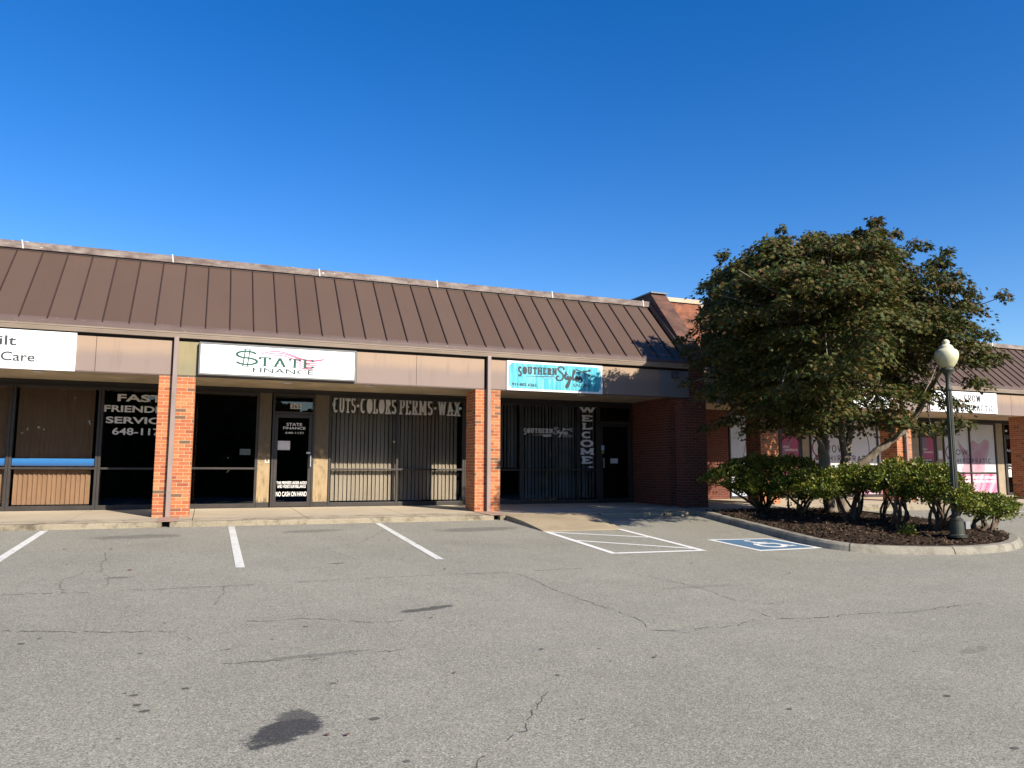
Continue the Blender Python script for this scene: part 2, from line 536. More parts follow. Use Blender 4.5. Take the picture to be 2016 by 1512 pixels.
M['road_white'] = mk_road_paint('worn_white_road_paint', (0.58, 0.58, 0.54), 0.75)
M['road_white_new'] = mk_road_paint('white_road_paint', (0.66, 0.66, 0.63), 0.4)
M['road_blue'] = mk_road_paint('blue_road_paint', (0.075, 0.15, 0.235), 0.4)


def mk_mulch():
    t = NT('bark_mulch')
    v = t.n('TexVoronoi'); t.put(v.inputs['Vector'], t.scale(t.pos(), (1, 1.7, 1))); v.inputs['Scale'].default_value = 26
    k = t.xyz(v.outputs['Color'])[0]
    c = t.ramp(k, [(0.0, (0.013, 0.009, 0.007)), (0.5, (0.033, 0.022, 0.015)), (0.85, (0.065, 0.043, 0.029)), (1.0, (0.17, 0.13, 0.09))])
    return t.surf(c, 0.95, 0.1, t.bump(t.math('ADD', k, t.noise(40, 3)), 1.0, 0.03))


M['mulch'] = mk_mulch()


def mk_leaf(name, stops, trans=0.25, rough=0.5, spec=0.35, region=None):
    t = NT(name)
    g = t.n('NewGeometry')
    r = g.outputs['Random Per Island']
    f = t.math('ADD', t.math('MULTIPLY', r, 0.65), t.math('MULTIPLY', t.noise(0.9, 3, 0.6), 0.35))
    c = t.ramp(f, stops)
    b = t.n('BsdfPrincipled'); t.put(b.inputs['Base Color'], c)
    b.inputs['Roughness'].default_value = rough; b.inputs['Specular IOR Level'].default_value = spec
    tl = t.n('BsdfTranslucent'); t.put(tl.inputs[0], t.mix(0.5, c, (0.16, 0.17, 0.02)))
    mx = t.n('MixShader'); mx.inputs[0].default_value = trans
    t.t.links.new(b.outputs[0], mx.inputs[1]); t.t.links.new(tl.outputs[0], mx.inputs[2]); t.t.links.new(mx.outputs[0], t.out.inputs[0])
    return t.m


M['tree_leaf'] = mk_leaf('maple_leaf', [(0.15, (0.026, 0.044, 0.012)), (0.4, (0.046, 0.064, 0.015)), (0.6, (0.080, 0.078, 0.018)), (0.75, (0.105, 0.066, 0.022)), (0.88, (0.105, 0.046, 0.030))], 0.12, 0.6, 0.2)
M['bush_leaf'] = mk_leaf('shrub_leaf', [(0.15, (0.034, 0.066, 0.010)), (0.42, (0.085, 0.125, 0.016)), (0.62, (0.15, 0.175, 0.022)), (0.82, (0.25, 0.23, 0.035))], 0.18, 0.5, 0.3)
M['far_leaf'] = mk_leaf('far_leaf', [(0.2, (0.016, 0.026, 0.009)), (0.8, (0.034, 0.048, 0.014))], 0.1, 0.7, 0.1)


def mk_bark(name, a, b):
    t = NT(name)
    n = t.noise(9, 5, 0.7, t.scale(t.pos(), (1.5, 1.5, 0.35)))
    return t.surf(t.ramp(n, [(0.3, a), (0.7, b)]), 0.9, 0.15, t.bump(n, 0.6, 0.02))


M['bark'] = mk_bark('grey_bark', (0.105, 0.085, 0.065), (0.27, 0.225, 0.175))
M['stem'] = mk_bark('shrub_bark', (0.05, 0.036, 0.026), (0.16, 0.12, 0.09))


def mk_globe():
    t = NT('lamp_globe_plastic')
    z = t.xyz(t.pos())[2]
    c = t.mix(t.sstep(t.math('ADD', t.math('MULTIPLY', t.noise(6, 4), 0.25), t.math('SUBTRACT', 2.95, z)), 0.05, 0.25), (0.58, 0.57, 0.41), (0.46, 0.44, 0.27))
    b = t.n('BsdfPrincipled'); t.put(b.inputs['Base Color'], c); b.inputs['Roughness'].default_value = 0.35
    b.inputs['Subsurface Weight'].default_value = 0.3; b.inputs['Subsurface Radius'].default_value = (0.05, 0.05, 0.03)
    t.t.links.new(b.outputs[0], t.out.inputs[0])
    return t.m


M['globe'] = mk_globe()


def mk_salon_face():
    t = NT('turquoise_plank_print')
    p = t.pos(); x, y, z = t.xyz(p)
    st = t.noise(4.5, 5, 0.65, t.scale(p, (3.2, 1, 0.25)))
    c = t.ramp(st, [(0.3, (0.02, 0.25, 0.34)), (0.5, (0.05, 0.36, 0.46)), (0.62, (0.17, 0.50, 0.58)), (0.78, (0.42, 0.64, 0.70))])
    pl = t.math('LESS_THAN', t.math('FRACT', t.math('DIVIDE', x, 0.19)), 0.04)
    c = t.mix(t.math('MULTIPLY', pl, 0.35), c, (0.02, 0.22, 0.30))
    return t.surf(c, 0.4, 0.35)


M['salon_face'] = mk_salon_face()


def mk_print(name, a, b, c3, axis_scale, rot=0.6, bias=0.0):
    """printed window film: soft diagonal brush streaks"""
    t = NT(name)
    p = t.pos(); x, y, z = t.xyz(p)
    u = t.math('ADD', t.math('MULTIPLY', x, math.cos(rot)), t.math('MULTIPLY', z, -math.sin(rot)))
    v = t.math('ADD', t.math('MULTIPLY', x, math.sin(rot)), t.math('MULTIPLY', z, math.cos(rot)))
    n = t.noise(1.0, 4, 0.6, t.comb(t.math('MULTIPLY', u, axis_scale[0]), t.math('MULTIPLY', v, axis_scale[1]), 3.1))
    col = t.ramp(t.math('ADD', n, bias), [(0.34, a), (0.5, b), (0.66, c3)])
    return t.surf(col, 0.4, 0.35)


M['print_white'] = mk_print('white_film', (0.46, 0.47, 0.50), (0.53, 0.53, 0.56), (0.57, 0.57, 0.60), (0.8, 0.5))
M['print_blue'] = mk_print('pale_blue_film', (0.30, 0.38, 0.47), (0.45, 0.49, 0.56), (0.53, 0.53, 0.59), (2.0, 0.8))
M['print_pink'] = mk_print('pink_film', (0.44, 0.07, 0.19), (0.52, 0.24, 0.34), (0.48, 0.40, 0.46), (5.0, 0.5), 0.55)
M['print_magenta'] = mk_print('magenta_film', (0.16, 0.12, 0.16), (0.30, 0.05, 0.11), (0.36, 0.06, 0.14), (2.4, 0.5), 0.5)
M['print_rose'] = mk_print('rose_film', (0.36, 0.20, 0.26), (0.42, 0.29, 0.34), (0.38, 0.24, 0.30), (2.2, 1.2), 0.4)
M['crow_red'] = paint('dark_red_print', (0.22, 0.03, 0.06), 0.5, 0.3, 0.08, 10)
M['crow_ink'] = paint('dark_ink_print', (0.055, 0.035, 0.05), 0.5, 0.3, 0.08, 10)

# ------------------------------------------------------------------ lettering
def arc(cx, cy, rx, ry, a0, a1, n=14):
    return [(cx + rx * math.cos(math.radians(a0 + (a1 - a0) * i / n)), cy + ry * math.sin(math.radians(a0 + (a1 - a0) * i / n))) for i in range(n + 1)]


GLY = {  # width / strokes in the unit box / serif points
    'A': (0.78, [[(0.05, 0), (0.5, 1)], [(0.5, 1), (0.95, 0)], [(0.22, 0.33), (0.78, 0.33)]], [(0.05, 0), (0.95, 0)]),
    'C': (0.74, [arc(0.5, 0.5, 0.5, 0.5, 48, 312, 20)], []),
    'E': (0.66, [[(0.1, 0), (0.1, 1)], [(0.1, 1), (1, 1)], [(0.1, 0.5), (0.72, 0.5)], [(0.1, 0), (1, 0)], [(1, 1), (1, 0.76)], [(1, 0), (1, 0.24)]], [(0.1, 0), (0.1, 1)]),
    'H': (0.84, [[(0.1, 0), (0.1, 1)], [(0.9, 0), (0.9, 1)], [(0.1, 0.5), (0.9, 0.5)]], [(0.1, 0), (0.1, 1), (0.9, 0), (0.9, 1)]),
    'I': (0.40, [[(0.5, 0), (0.5, 1)]], [(0.5, 0), (0.5, 1)]),
    'L': (0.66, [[(0.15, 0), (0.15, 1)], [(0.15, 0), (1, 0)], [(1, 0), (1, 0.3)]], [(0.15, 0), (0.15, 1)]),
    'M': (1.0, [[(0.1, 0), (0.1, 1)], [(0.9, 0), (0.9, 1)], [(0.1, 1), (0.5, 0.15)], [(0.5, 0.15), (0.9, 1)]], [(0.1, 0), (0.9, 0), (0.1, 1), (0.9, 1)]),
    'N': (0.86, [[(0.1, 0), (0.1, 1)], [(0.9, 0), (0.9, 1)], [(0.1, 1), (0.9, 0)]], [(0.1, 0), (0.1, 1), (0.9, 1)]),
    'O': (0.80, [arc(0.5, 0.5, 0.5, 0.5, 0, 360, 24)], []),
    'P': (0.70, [[(0.15, 0), (0.15, 1)], [(0.15, 1), (0.55, 1)] + arc(0.55, 0.73, 0.45, 0.27, 90, -90, 10) + [(0.15, 0.46)]], [(0.15, 0), (0.15, 1)]),
    'R': (0.78, [[(0.15, 0), (0.15, 1)], [(0.15, 1), (0.5, 1)] + arc(0.5, 0.74, 0.42, 0.26, 90, -90, 10) + [(0.15, 0.48)], [(0.5, 0.48), (0.92, 0)]], [(0.15, 0), (0.15, 1), (0.92, 0)]),
    'S': (0.66, [arc(0.5, 0.75, 0.47, 0.25, 20, 270, 12) + arc(0.5, 0.25, 0.5, 0.25, 90, -160, 12)[1:]], []),
    'T': (0.74, [[(0.5, 0), (0.5, 1)], [(0, 1), (1, 1)], [(0, 1), (0, 0.78)], [(1, 1), (1, 0.78)]], [(0.5, 0)]),
    'U': (0.80, [[(0.12, 1), (0.12, 0.3)] + arc(0.5, 0.3, 0.38, 0.3, 180, 360, 12)[1:] + [(0.88, 1)]], [(0.12, 1), (0.88, 1)]),
    'W': (1.08, [[(0.04, 1), (0.27, 0)], [(0.27, 0), (0.5, 0.95)], [(0.5, 0.95), (0.73, 0)], [(0.73, 0), (0.96, 1)]], [(0.04, 1), (0.96, 1)]),
    'X': (0.80, [[(0.08, 0), (0.92, 1)], [(0.08, 1), (0.92, 0)]], [(0.08, 0), (0.92, 0), (0.08, 1), (0.92, 1)]),
    'Y': (0.80, [[(0.5, 0), (0.5, 0.45)], [(0.5, 0.45), (0.08, 1)], [(0.5, 0.45), (0.92, 1)]], [(0.5, 0), (0.08, 1), (0.92, 1)]),
}


def ribbon(pts, wv, wh):
    """thick line: width wv where it runs upright, wh where it runs level"""
    P = [np.array(p, float) for p in pts]
    closed = np.linalg.norm(P[0] - P[-1]) < 1e-6
    L, Rr = [], []
    n = len(P)
    for i in range(n):
        a = P[i - 1] if i > 0 else (P[-2] if closed else P[i])
        b = P[i + 1] if i < n - 1 else (P[1] if closed else P[i])
        d = b - a
        d = d / (np.linalg.norm(d) + 1e-12)
        w = wh + (wv - wh) * abs(d[1])
        nn = np.array([-d[1], d[0]]) * w / 2
        L.append(P[i] + nn); Rr.append(P[i] - nn)
    return [[Rr[i], Rr[i + 1], L[i + 1], L[i]] for i in range(n - 1)]


def glyph(ch, x, y, w, h, wv, wh, sl, st):
    _, strokes, serifs = GLY[ch]
    mx = lambda p: (x + wv / 2 + p[0] * (w - wv), y + wh / 2 + p[1] * (h - wh))
    polys = []
    for s in strokes: polys += ribbon([mx(p) for p in s], wv, wh)
    if sl > 0:
        for p in serifs:
            cx = mx(p)[0]
            y0 = y if p[1] < 0.5 else y + h - st
            polys.append([(cx - sl / 2, y0), (cx + sl / 2, y0), (cx + sl / 2, y0 + st), (cx - sl / 2, y0 + st)])
    return polys


def serif_text(s, x0, x1, z0, z1, wv=0.2, wh=0.08, sl=0.4, st=0.07, gap=0.1, taper=None):
    """polys of a word in slab or roman capitals filling x0..x1, z0..z1 (weights are shares of the height)"""
    h = z1 - z0
    tot = sum(GLY[c][0] for c in s) + gap * (len(s) - 1)
    k = (x1 - x0) / tot
    out, x = [], x0
    for i, c in enumerate(s):
        w = GLY[c][0] * k
        hh = h * (taper[i] if taper else 1.0)
        r = min(1.0, k / h * 1.15)
        out += glyph(c, x, z1 - hh if taper else z0, w, hh, wv * h * r, wh * h, sl * h * r, st * h)
        x += w + gap * k
    return out


def union(polys):
    V, F = [], []
    for p in polys:
        p = [(float(a), float(b)) for a, b in p]
        ar = sum(p[i][0] * p[(i + 1) % len(p)][1] - p[(i + 1) % len(p)][0] * p[i][1] for i in range(len(p)))
        if abs(ar) < 1e-9: continue
        if ar < 0: p = p[::-1]
        F.append(list(range(len(V), len(V) + len(p))))
        V += [Vector(q) for q in p]
    r = geometry.delaunay_2d_cdt(V, [], F, 1, 1e-6)
    return [tuple(v) for v in r[0]], [f for f, o in zip(r[2], r[5]) if len(o)]


def decal(name, polys, Y, mat, parent):
    v, f = union(polys)
    return place(name, [(a, Y, b) for a, b in v], f, mat, parent)


def ngon(cx, cz, rx, rz, n=20):
    return [(cx + rx * math.cos(2 * math.pi * i / n), cz + rz * math.sin(2 * math.pi * i / n)) for i in range(n)]


def star(cx, cz, r, k=5):
    return [(cx + (r if i % 2 == 0 else r * 0.42) * math.sin(math.pi * i / k), cz + (r if i % 2 == 0 else r * 0.42) * math.cos(math.pi * i / k)) for i in range(2 * k)]


def rect(x0, x1, z0, z1):
    return [(x0, z0), (x1, z0), (x1, z1), (x0, z1)]


def sans(name, s, x0, x1, z0, z1, Y, mat, parent, bold=0.0, depth=None):
    cu = bpy.data.curves.new('lettering', 'FONT')
    cu.body = s
    cu.offset = bold
    cu.resolution_u = 4
    tmp = bpy.data.objects.new('lettering', cu)
    COL.objects.link(tmp)
    dg = bpy.context.evaluated_depsgraph_get()
    me = bpy.data.meshes.new_from_object(tmp.evaluated_get(dg))
    V = np.array([v.co[:] for v in me.vertices]); F = [tuple(p.vertices) for p in me.polygons]
    bpy.data.objects.remove(tmp); bpy.data.curves.remove(cu); bpy.data.meshes.remove(me)
    lo, hi = V.min(0), V.max(0)
    W = np.zeros_like(V)
    W[:, 0] = x0 + (V[:, 0] - lo[0]) / (hi[0] - lo[0]) * (x1 - x0)
    W[:, 1] = Y
    W[:, 2] = z0 + (V[:, 1] - lo[1]) / (hi[1] - lo[1]) * (z1 - z0)
    return place(name, W, F, mat, parent)


# ------------------------------------------------------------------ ground
Z0, SLOPE = 0.0403, 0.0523


def sm(a, b, x):
    t = min(1, max(0, (x - a) / (b - a)))
    return t * t * (3 - 2 * t)


def gz(x, y):
    yy = max(-34.0, min(-3.55, y))
    return Z0 + SLOPE * yy - 0.06 * sm(13.5, 17, x) * sm(-7.5, -4.5, y)


def ground_sheet():
    xs = [-900, -300, -120, -60, -30] + list(np.arange(-16, 40.1, 1.0)) + [50, 80, 140, 320, 900]
    ys = [-900, -300, -120, -60, -44, -38, -34] + list(np.arange(-30, 3.1, 0.75)) + [8, 20, 60, 200, 900]
    V = [(x, y, gz(x, y)) for y in ys for x in xs]
    n = len(xs)
    F = [(j * n + i, j * n + i + 1, (j + 1) * n + i + 1, (j + 1) * n + i) for j in range(len(ys) - 1) for i in range(n - 1)]
    o = place('parking_lot', V, F, M['asphalt'], None, True, origin=(0, 0, 0))
    return tag(o, 'weathered grey asphalt parking lot sloping up to the shops', 'parking lot', kind='structure')


lot = ground_sheet()


def sheet(name, poly, mat, h=0.005, parent=lot):
    """painted marking lying on the lot"""
    return place(name, [(x, y, gz(x, y) + h) for x, y in poly], [tuple(range(len(poly)))], mat, parent)


def strip_poly(a, b, w):
    a = np.array(a); b = np.array(b); d = (b - a) / np.linalg.norm(b - a); n = np.array([-d[1], d[0]]) * w / 2
    return [tuple(a - n), tuple(b - n), tuple(b + n), tuple(a + n)]


for xx in (-2.45, 0.455, 3.095):
    sheet('parking_line', [(xx - 0.055, -7.98), (xx + 0.055, -8.0), (xx + 0.058, -3.72), (xx - 0.05, -3.74)], M['road_white'])
sheet('parking_line', strip_poly((18.6, -3.85), (22.4, -3.85), 0.1), M['road_white'])
# hatched access aisle beside the ramp
hat = []
for a, b, w in [((5.82, -5.56), (5.80, -8.12), 0.105), ((7.38, -5.50), (7.36, -8.2), 0.105), ((5.855, -8.09), (7.305, -8.16), 0.1), ((5.875, -5.63), (7.32, -6.62), 0.085), ((5.86, -6.72), (7.31, -7.95), 0.085)]:
    hat += [strip_poly(a, b, w)]
V, F = union(hat)
place('aisle_hatching', [(x, y, gz(x, y) + 0.005) for x, y in V], F, M['road_white_new'], lot)
# accessible emblem: white border, blue field, white figure
bx = [(8.19, -7.12), (9.47, -7.24), (9.56, -8.42), (8.25, -8.45)]
cx, cy = 8.87, -7.81
sheet('emblem_border', bx, M['road_white_new'], 0.005)
inner = [(cx + (x - cx) * 0.85, cy + (y - cy) * 0.85) for x, y in bx]
em = sheet('emblem_field', inner, M['road_blue'], 0.009)
fig = []
T = lambda u, v: (8.87 + u * 0.5, -7.80 + v * 0.5)
fig += [[T(*q) for q in ngon(-0.18, 0.66, 0.13, 0.13, 14)]]
fig += ribbon([T(-0.18, 0.45), T(-0.12, -0.02), T(0.36, -0.02), T(0.58, -0.62), T(0.78, -0.56)], 0.11, 0.11)
fig += ribbon([T(-0.14, 0.25), T(0.28, 0.22)], 0.09, 0.09)
fig += ribbon([T(*q) for q in arc(-0.02, -0.32, 0.46, 0.44, 130, 345, 18)], 0.10, 0.10)
V, F = union(fig)
place('wheelchair_symbol', [(x, y, gz(x, y) + 0.013) for x, y in V], F, M['road_white_new'], lot)

CRACKS = [
    [(-1.92, -9.04), (-1.65, -9.04), (-1.37, -9.06), (-0.99, -9.09), (-0.6, -9.1), (-0.2, -9.11), (0.22, -9.14), (0.68, -9.13), (1.24, -9.11), (1.99, -9.09), (2.62, -9.09), (3.67, -9.13)],
    [(-1.27, -6.27), (-1.19, -6.84), (-1.2, -7.23), (-1.14, -7.8), (-1.07, -8.02), (-1.0, -8.3), (-0.98, -8.64), (-0.97, -9.07)],
    [(-1.15, -7.76), (-1.32, -7.89), (-1.37, -8.08), (-1.46, -8.33), (-1.47, -8.56), (-1.41, -8.81), (-1.32, -9.1)],
    [(0.22, -9.14), (0.24, -9.47), (0.18, -9.71), (0.14, -10.07)],
    [(2.97, -4.79), (2.71, -5.4), (2.32, -6.13), (1.87, -6.51), (1.65, -6.72)], [(1.69, -6.73), (1.81, -7.12), (1.87, -7.41), (2.07, -7.88)],
    [(0.41, -10.88), (0.9, -10.88), (1.17, -10.99), (1.44, -11.19), (1.79, -11.22)], [(-1.58, -10.62), (-1.18, -10.75), (-0.74, -10.9), (-0.18, -11.05)],
    [(-0.14, -11.09), (-0.05, -11.37)], [(0.17, -12.13), (0.53, -12.19), (0.95, -12.21)], [(1.13, -12.15), (1.35, -12.17), (1.59, -12.15)],
    [(3.74, -9.13), (3.79, -9.84), (3.78, -10.3), (3.83, -10.67), (3.86, -10.98), (3.94, -11.34), (3.98, -11.63), (4.0, -11.85), (3.89, -12.17)],
    [(5.12, -9.48), (5.31, -9.81), (5.4, -10.15), (5.51, -10.54), (5.52, -10.92), (5.49, -11.2), (5.53, -11.54)],
    [(3.88, -12.22), (4.08, -12.26), (4.16, -12.39), (4.42, -12.26), (4.68, -12.31), (4.92, -12.23), (5.2, -12.18), (5.4, -12.18), (5.71, -12.27), (6.12, -12.25), (6.59, -12.27), (7.02, -12.34), (7.52, -12.29), (8.18, -12.25)],
    [(5.38, -11.87), (5.36, -12.03), (5.33, -12.21)], [(5.7, -11.59), (5.99, -11.58), (6.07, -11.6)],
    [(2.3, -13.29), (2.24, -13.5), (2.14, -13.65), (2.03, -13.79), (1.94, -13.89), (1.85, -14.04), (1.71, -14.14)],
    [(4.04, -9.11), (4.56, -9.11), (4.89, -9.13)], [(5.61, -5.8), (5.58, -6.4), (5.45, -7.26)], [(1.41, -14.43), (1.46, -14.36), (1.51, -14.31)]]


def crack_sheet():
    V, F = [], []
    rnd = random.Random(3)
    for c in CRACKS:
        pts = []
        for a, b in zip(c[:-1], c[1:]):
            L = math.dist(a, b); n = max(2, int(L / 0.05))
            for k in range(n):
                t = k / n
                pts.append((a[0] + (b[0] - a[0]) * t + rnd.gauss(0, 0.012), a[1] + (b[1] - a[1]) * t + rnd.gauss(0, 0.016)))
        pts.append(c[-1])
        for i in range(len(pts) - 1):
            a, b = np.array(pts[i]), np.array(pts[i + 1])
            if rnd.random() < 0.18: continue
            d = b - a; L = np.linalg.norm(d)
            if L < 1e-4: continue
            w = (0.0025 + 0.0045 * rnd.random() ** 2) * (1.25 if abs(d[0]) > abs(d[1]) else 0.8)
            n = np.array([-d[1], d[0]]) / L * w
            k = len(V)
            for q in (a - n, b - n, b + n, a + n): V.append((q[0], q[1], gz(*q) + 0.003))
            F.append((k, k + 1, k + 2, k + 3))
    place('crack', V, F, M['crackfill'], lot)


crack_sheet()

SPOTS = [(-0.29, -10.71), (-0.42, -11.66), (-0.44, -12.62), (-0.38, -12.68), (-0.35, -12.88), (-0.29, -13.01), (-0.07, -12.64), (0.58, -11.55), (0.22, -11.74), (1.08, -14.24), (2.27, -13.99), (3.05, -12.95), (2.5, -13.14), (2.66, -12.48), (3.68, -14.26), (5.71, -13.48), (-1.23, -10.97), (-1.33, -11.1), (-0.4, -13.43), (1.04, -13.58), (3.13, -12.61), (0.9, -12.83), (4.52, -15.2), (4.96, -14.4), (0.89, -11.19), (-0.22, -8.0), (2.13, -11.08), (2.07, -11.19)]
sv, sf = [], []
for i, (x, y) in enumerate(SPOTS):
    r = 0.014 + 0.022 * random.random(); k = len(sv); n = 11
    for j in range(n):
        rr = r * (0.7 + 0.5 * random.random())
        px, py = x + rr * math.cos(2 * math.pi * j / n), y + rr * 0.75 * math.sin(2 * math.pi * j / n)
        sv.append((px, py, gz(px, py) + 0.0035))
    sf.append(tuple(range(k, k + n)))
place('gum_spot', sv, sf, M['crackfill'], lot)

# sidewalk, kerb, ramp
SX = 0.015


def slab(mb, x0, x1, y0, y1):
    mb.prism_x([(y1, SX * y1), (y1, -0.30), (y0, -0.30), (y0, SX * y0)][::-1], x0, x1)


mb = MB()
joints = [-9.0, -8.32, -6.29, -4.26, -2.23, -0.2, 1.83, 3.83, 5.86, 7.9, 9.9, 11.6]
for a, b in zip(joints[:-1], joints[1:]): slab(mb, a + 0.006, b - 0.006, -3.38, 0.0)
sw = mb.build('sidewalk', M['sidewalk'], origin=(0, 0, -0.3))
tag(sw, 'tan concrete sidewalk under the canopy of the near shops', 'sidewalk', kind='structure')
box(-9, 11.6, -3.40, -0.02, -0.34, -0.075).build('joint_filler', M['joint'], sw)
mb = MB()
wj = list(np.arange(11.6, 34.5, 2.05))
for a, b in zip(wj[:-1], wj[1:]): slab(mb, a + 0.006, b - 0.006, -2.38, 1.0)
slab(mb, 11.61, 15.0, -3.38, -2.40)
sw2 = mb.build('sidewalk', M['sidewalk'], origin=(20, 0, -0.3))
tag(sw2, 'tan concrete sidewalk along the far shops behind the shrubs', 'sidewalk', kind='structure')


def kerb(mb, x0, x1, y0, y1, zt):
    mb.prism_x([(y0 - 0.03, -0.32), (y0 - 0.015, zt - 0.03), (y0 + 0.015, zt - 0.004), (y1, zt), (y1, -0.32)], x0, x1, max(1, int((x1 - x0) / 0.25)))


mb = MB()
for a, b in [(-9, -0.69), (-0.56, 5.53), (5.67, 5.80), (8.02, 10.62)]: kerb(mb, a, b, -3.56, -3.385, -0.054)
kb = mb.build('kerb', M['curb'], origin=(0, -3.5, -0.3))
tag(kb, 'rough aggregate concrete kerb below the near sidewalk', 'kerb', kind='structure')
mb = MB(); mb.box(-0.69, -0.56, -3.42, -3.39, -0.3, -0.052); mb.box(5.53, 5.67, -3.42, -3.39, -0.3, -0.052)
mb.build('drain_opening', M['dark'], kb)
mb = MB(); kerb(mb, 15.0, 34, -2.56, -2.385, -0.040)
tag(mb.build('kerb', M['curb'], origin=(20, -2.5, -0.3)), 'rough concrete kerb below the far sidewalk', 'kerb', kind='structure')


def ramp():
    nx, ny = 16, 14
    V, F = [], []
    for j in range(ny + 1):
        t = j / ny
        y = -3.383 - t * 2.12
        xl = 5.80 - 0.02 * t; xr = 8.0 + (7.42 - 8.0) * t
        for i in range(nx + 1):
            x = xl + (xr - xl) * i / nx
            edge = sm(0.86, 1.0, i / nx)
            zt = -0.050 * (1 - t) + t * (gz(x, y) + 0.012)
            zt = zt - edge * max(0, zt - gz(x, y) - 0.012) * 0.9 * (0.25 + 0.75 * t)
            V.append((x, y, zt))
    n = nx + 1
    for j in range(ny):
        for i in range(nx): F.append((j * n + i, (j + 1) * n + i, (j + 1) * n + i + 1, j * n + i + 1))
    b = len(V)
    edge_l = [j * n for j in range(ny + 1)]; edge_r = [j * n + nx for j in range(ny + 1)]; fr = [ny * n + i for i in range(n)]
    for loop in (edge_l, edge_r, fr):
        k = len(V)
        for q in loop: V.append((V[q][0], V[q][1], -0.36))
        for i in range(len(loop) - 1): F.append((loop[i], loop[i + 1], k + i + 1, k + i))
    o = place('curb_ramp', V, F, M['ramp'], None, False)
    return tag(o, 'pebbly concrete wheelchair ramp down from the sidewalk', 'ramp', kind='structure')


ramp()

# planting island
OUT = [(10.50, -3.40), (10.30, -4.4), (10.07, -5.45), (9.86, -6.5), (9.67, -7.39), (9.57, -8.17), (9.62, -8.6), (9.87, -8.96), (10.54, -9.33), (11.41, -9.54), (12.3, -9.5), (12.95, -9.32), (13.7, -8.9), (14.35, -8.25), (14.85, -7.3), (15.05, -6.2), (15.05, -5.0), (15.0, -3.40)]


def smooth_line(P, k=5):
    P = [np.array(p, float) for p in P]
    o = []
    for i in range(len(P) - 1):
        p0, p1, p2, p3 = P[max(i - 1, 0)], P[i], P[i + 1], P[min(i + 2, len(P) - 1)]
        for j in range(k):
            t = j / k
            o.append(0.5 * ((2 * p1) + (-p0 + p2) * t + (2 * p0 - 5 * p1 + 4 * p2 - p3) * t * t + (-p0 + 3 * p1 - 3 * p2 + p3) * t ** 3))
    o.append(P[-1])
    return o


def offset_line(L, d):
    o = []
    for i, p in enumerate(L):
        t = L[min(i + 1, len(L) - 1)] - L[max(i - 1, 0)]
        t = t / np.linalg.norm(t)
        o.append(p + np.array([-t[1], t[0]]) * d)
    return o


OL = smooth_line(OUT)
rnd = random.Random(5)
prof = [(0.0, -0.25), (0.0, 0.0), (0.03, 0.085), (0.07, 0.118), (0.20, 0.122), (0.21, 0.02)]
lines = [offset_line(OL, d) for d, _ in prof]
V, F = [], []
for li, (d, h) in zip(lines, prof):
    for p, q in zip(li, OL):
        V.append((p[0], p[1], gz(*q) + h + (rnd.uniform(-0.004, 0.004) if h > 0.05 else 0)))
n = len(OL)
for a in range(len(prof) - 1):
    for i in range(n - 1):
        F.append((a * n + i, a * n + i + 1, (a + 1) * n + i + 1, (a + 1) * n + i))
ic = place('island_kerb', V, F, M['island_curb'], None, False)
tag(ic, 'pale concrete kerb curving round the planting island', 'kerb', kind='structure')
INN = offset_line(OL, 0.20)
for ji in (9, 20, 33, 44, 54, 63):
    a0, b0 = OL[ji], offset_line(OL, 0.21)[ji]
    tdir = (b0 - a0) / np.linalg.norm(b0 - a0); nrm = np.array([-tdir[1], tdir[0]]) * 0.005
    pr_ = [(d - 0.004, h + 0.003) for d, h in prof[1:5]]
    V = []
    for d, h in pr_:
        for sg_ in (-1, 1):
            q = a0 + tdir * d + nrm * sg_
            V.append((q[0], q[1], gz(*a0) + h + 0.003))
    place('kerb_joint', V, [(2 * i, 2 * i + 1, 2 * i + 3, 2 * i + 2) for i in range(len(pr_) - 1)], M['joint'], ic)


def bed_z(x, y):
    return gz(x, y) + 0.085 + 0.05 * math.sin(x * 2.1 + 1) * math.sin(y * 1.7) + 0.07 * math.exp(-((x - 12.3) ** 2 / 3 + (y + 6.3) ** 2 / 6))


def inside(x, y, P):
    c = False
    for i in range(len(P)):
        a, b = P[i], P[i - 1]
        if (a[1] > y) != (b[1] > y) and x < (b[0] - a[0]) * (y - a[1]) / (b[1] - a[1]) + a[0]: c = not c
    return c


pts = [Vector((p[0], p[1])) for p in INN]
m = len(pts)
for _ in range(1500):
    x, y = rnd.uniform(9.5, 15), rnd.uniform(-9.4, -3.4)
    if inside(x, y, INN): pts.append(Vector((x, y)))
r = geometry.delaunay_2d_cdt(pts, [], [list(range(m))], 1, 1e-6)
bed = place('planting_bed', [(v[0], v[1], bed_z(v[0], v[1]) + rnd.uniform(-0.02, 0.02)) for v in r[0]], r[2], M['mulch'], None, False)
tag(bed, 'dark bark mulch bed inside the curved kerb', 'planting bed', kind='structure')
V, F = [], []
for _ in range(3200):
    x, y = rnd.uniform(9.6, 14.9), rnd.uniform(-9.3, -3.5)
    if not inside(x, y, INN): continue
    a = rnd.uniform(0, 6.28); l = rnd.uniform(0.015, 0.05); w = rnd.uniform(0.006, 0.016); tl = rnd.uniform(-0.02, 0.03)
    z = bed_z(x, y) + rnd.uniform(0.012, 0.035)
    k = len(V); ca, sa = math.cos(a), math.sin(a)
    for u, v, dz in ((-l, -w, -tl), (l, -w, tl), (l, w, tl + 0.008), (-l, w, -tl + 0.006)): V.append((x + u * ca - v * sa, y + u * sa + v * ca, z + dz))
    F.append((k, k + 1, k + 2, k + 3))
chips = place('mulch_chips', V, F, mk_leaf('bark_chip', [(0.2, (0.018, 0.012, 0.009)), (0.5, (0.04, 0.026, 0.018)), (0.88, (0.15, 0.10, 0.065))], 0.0, 0.9, 0.1), None)
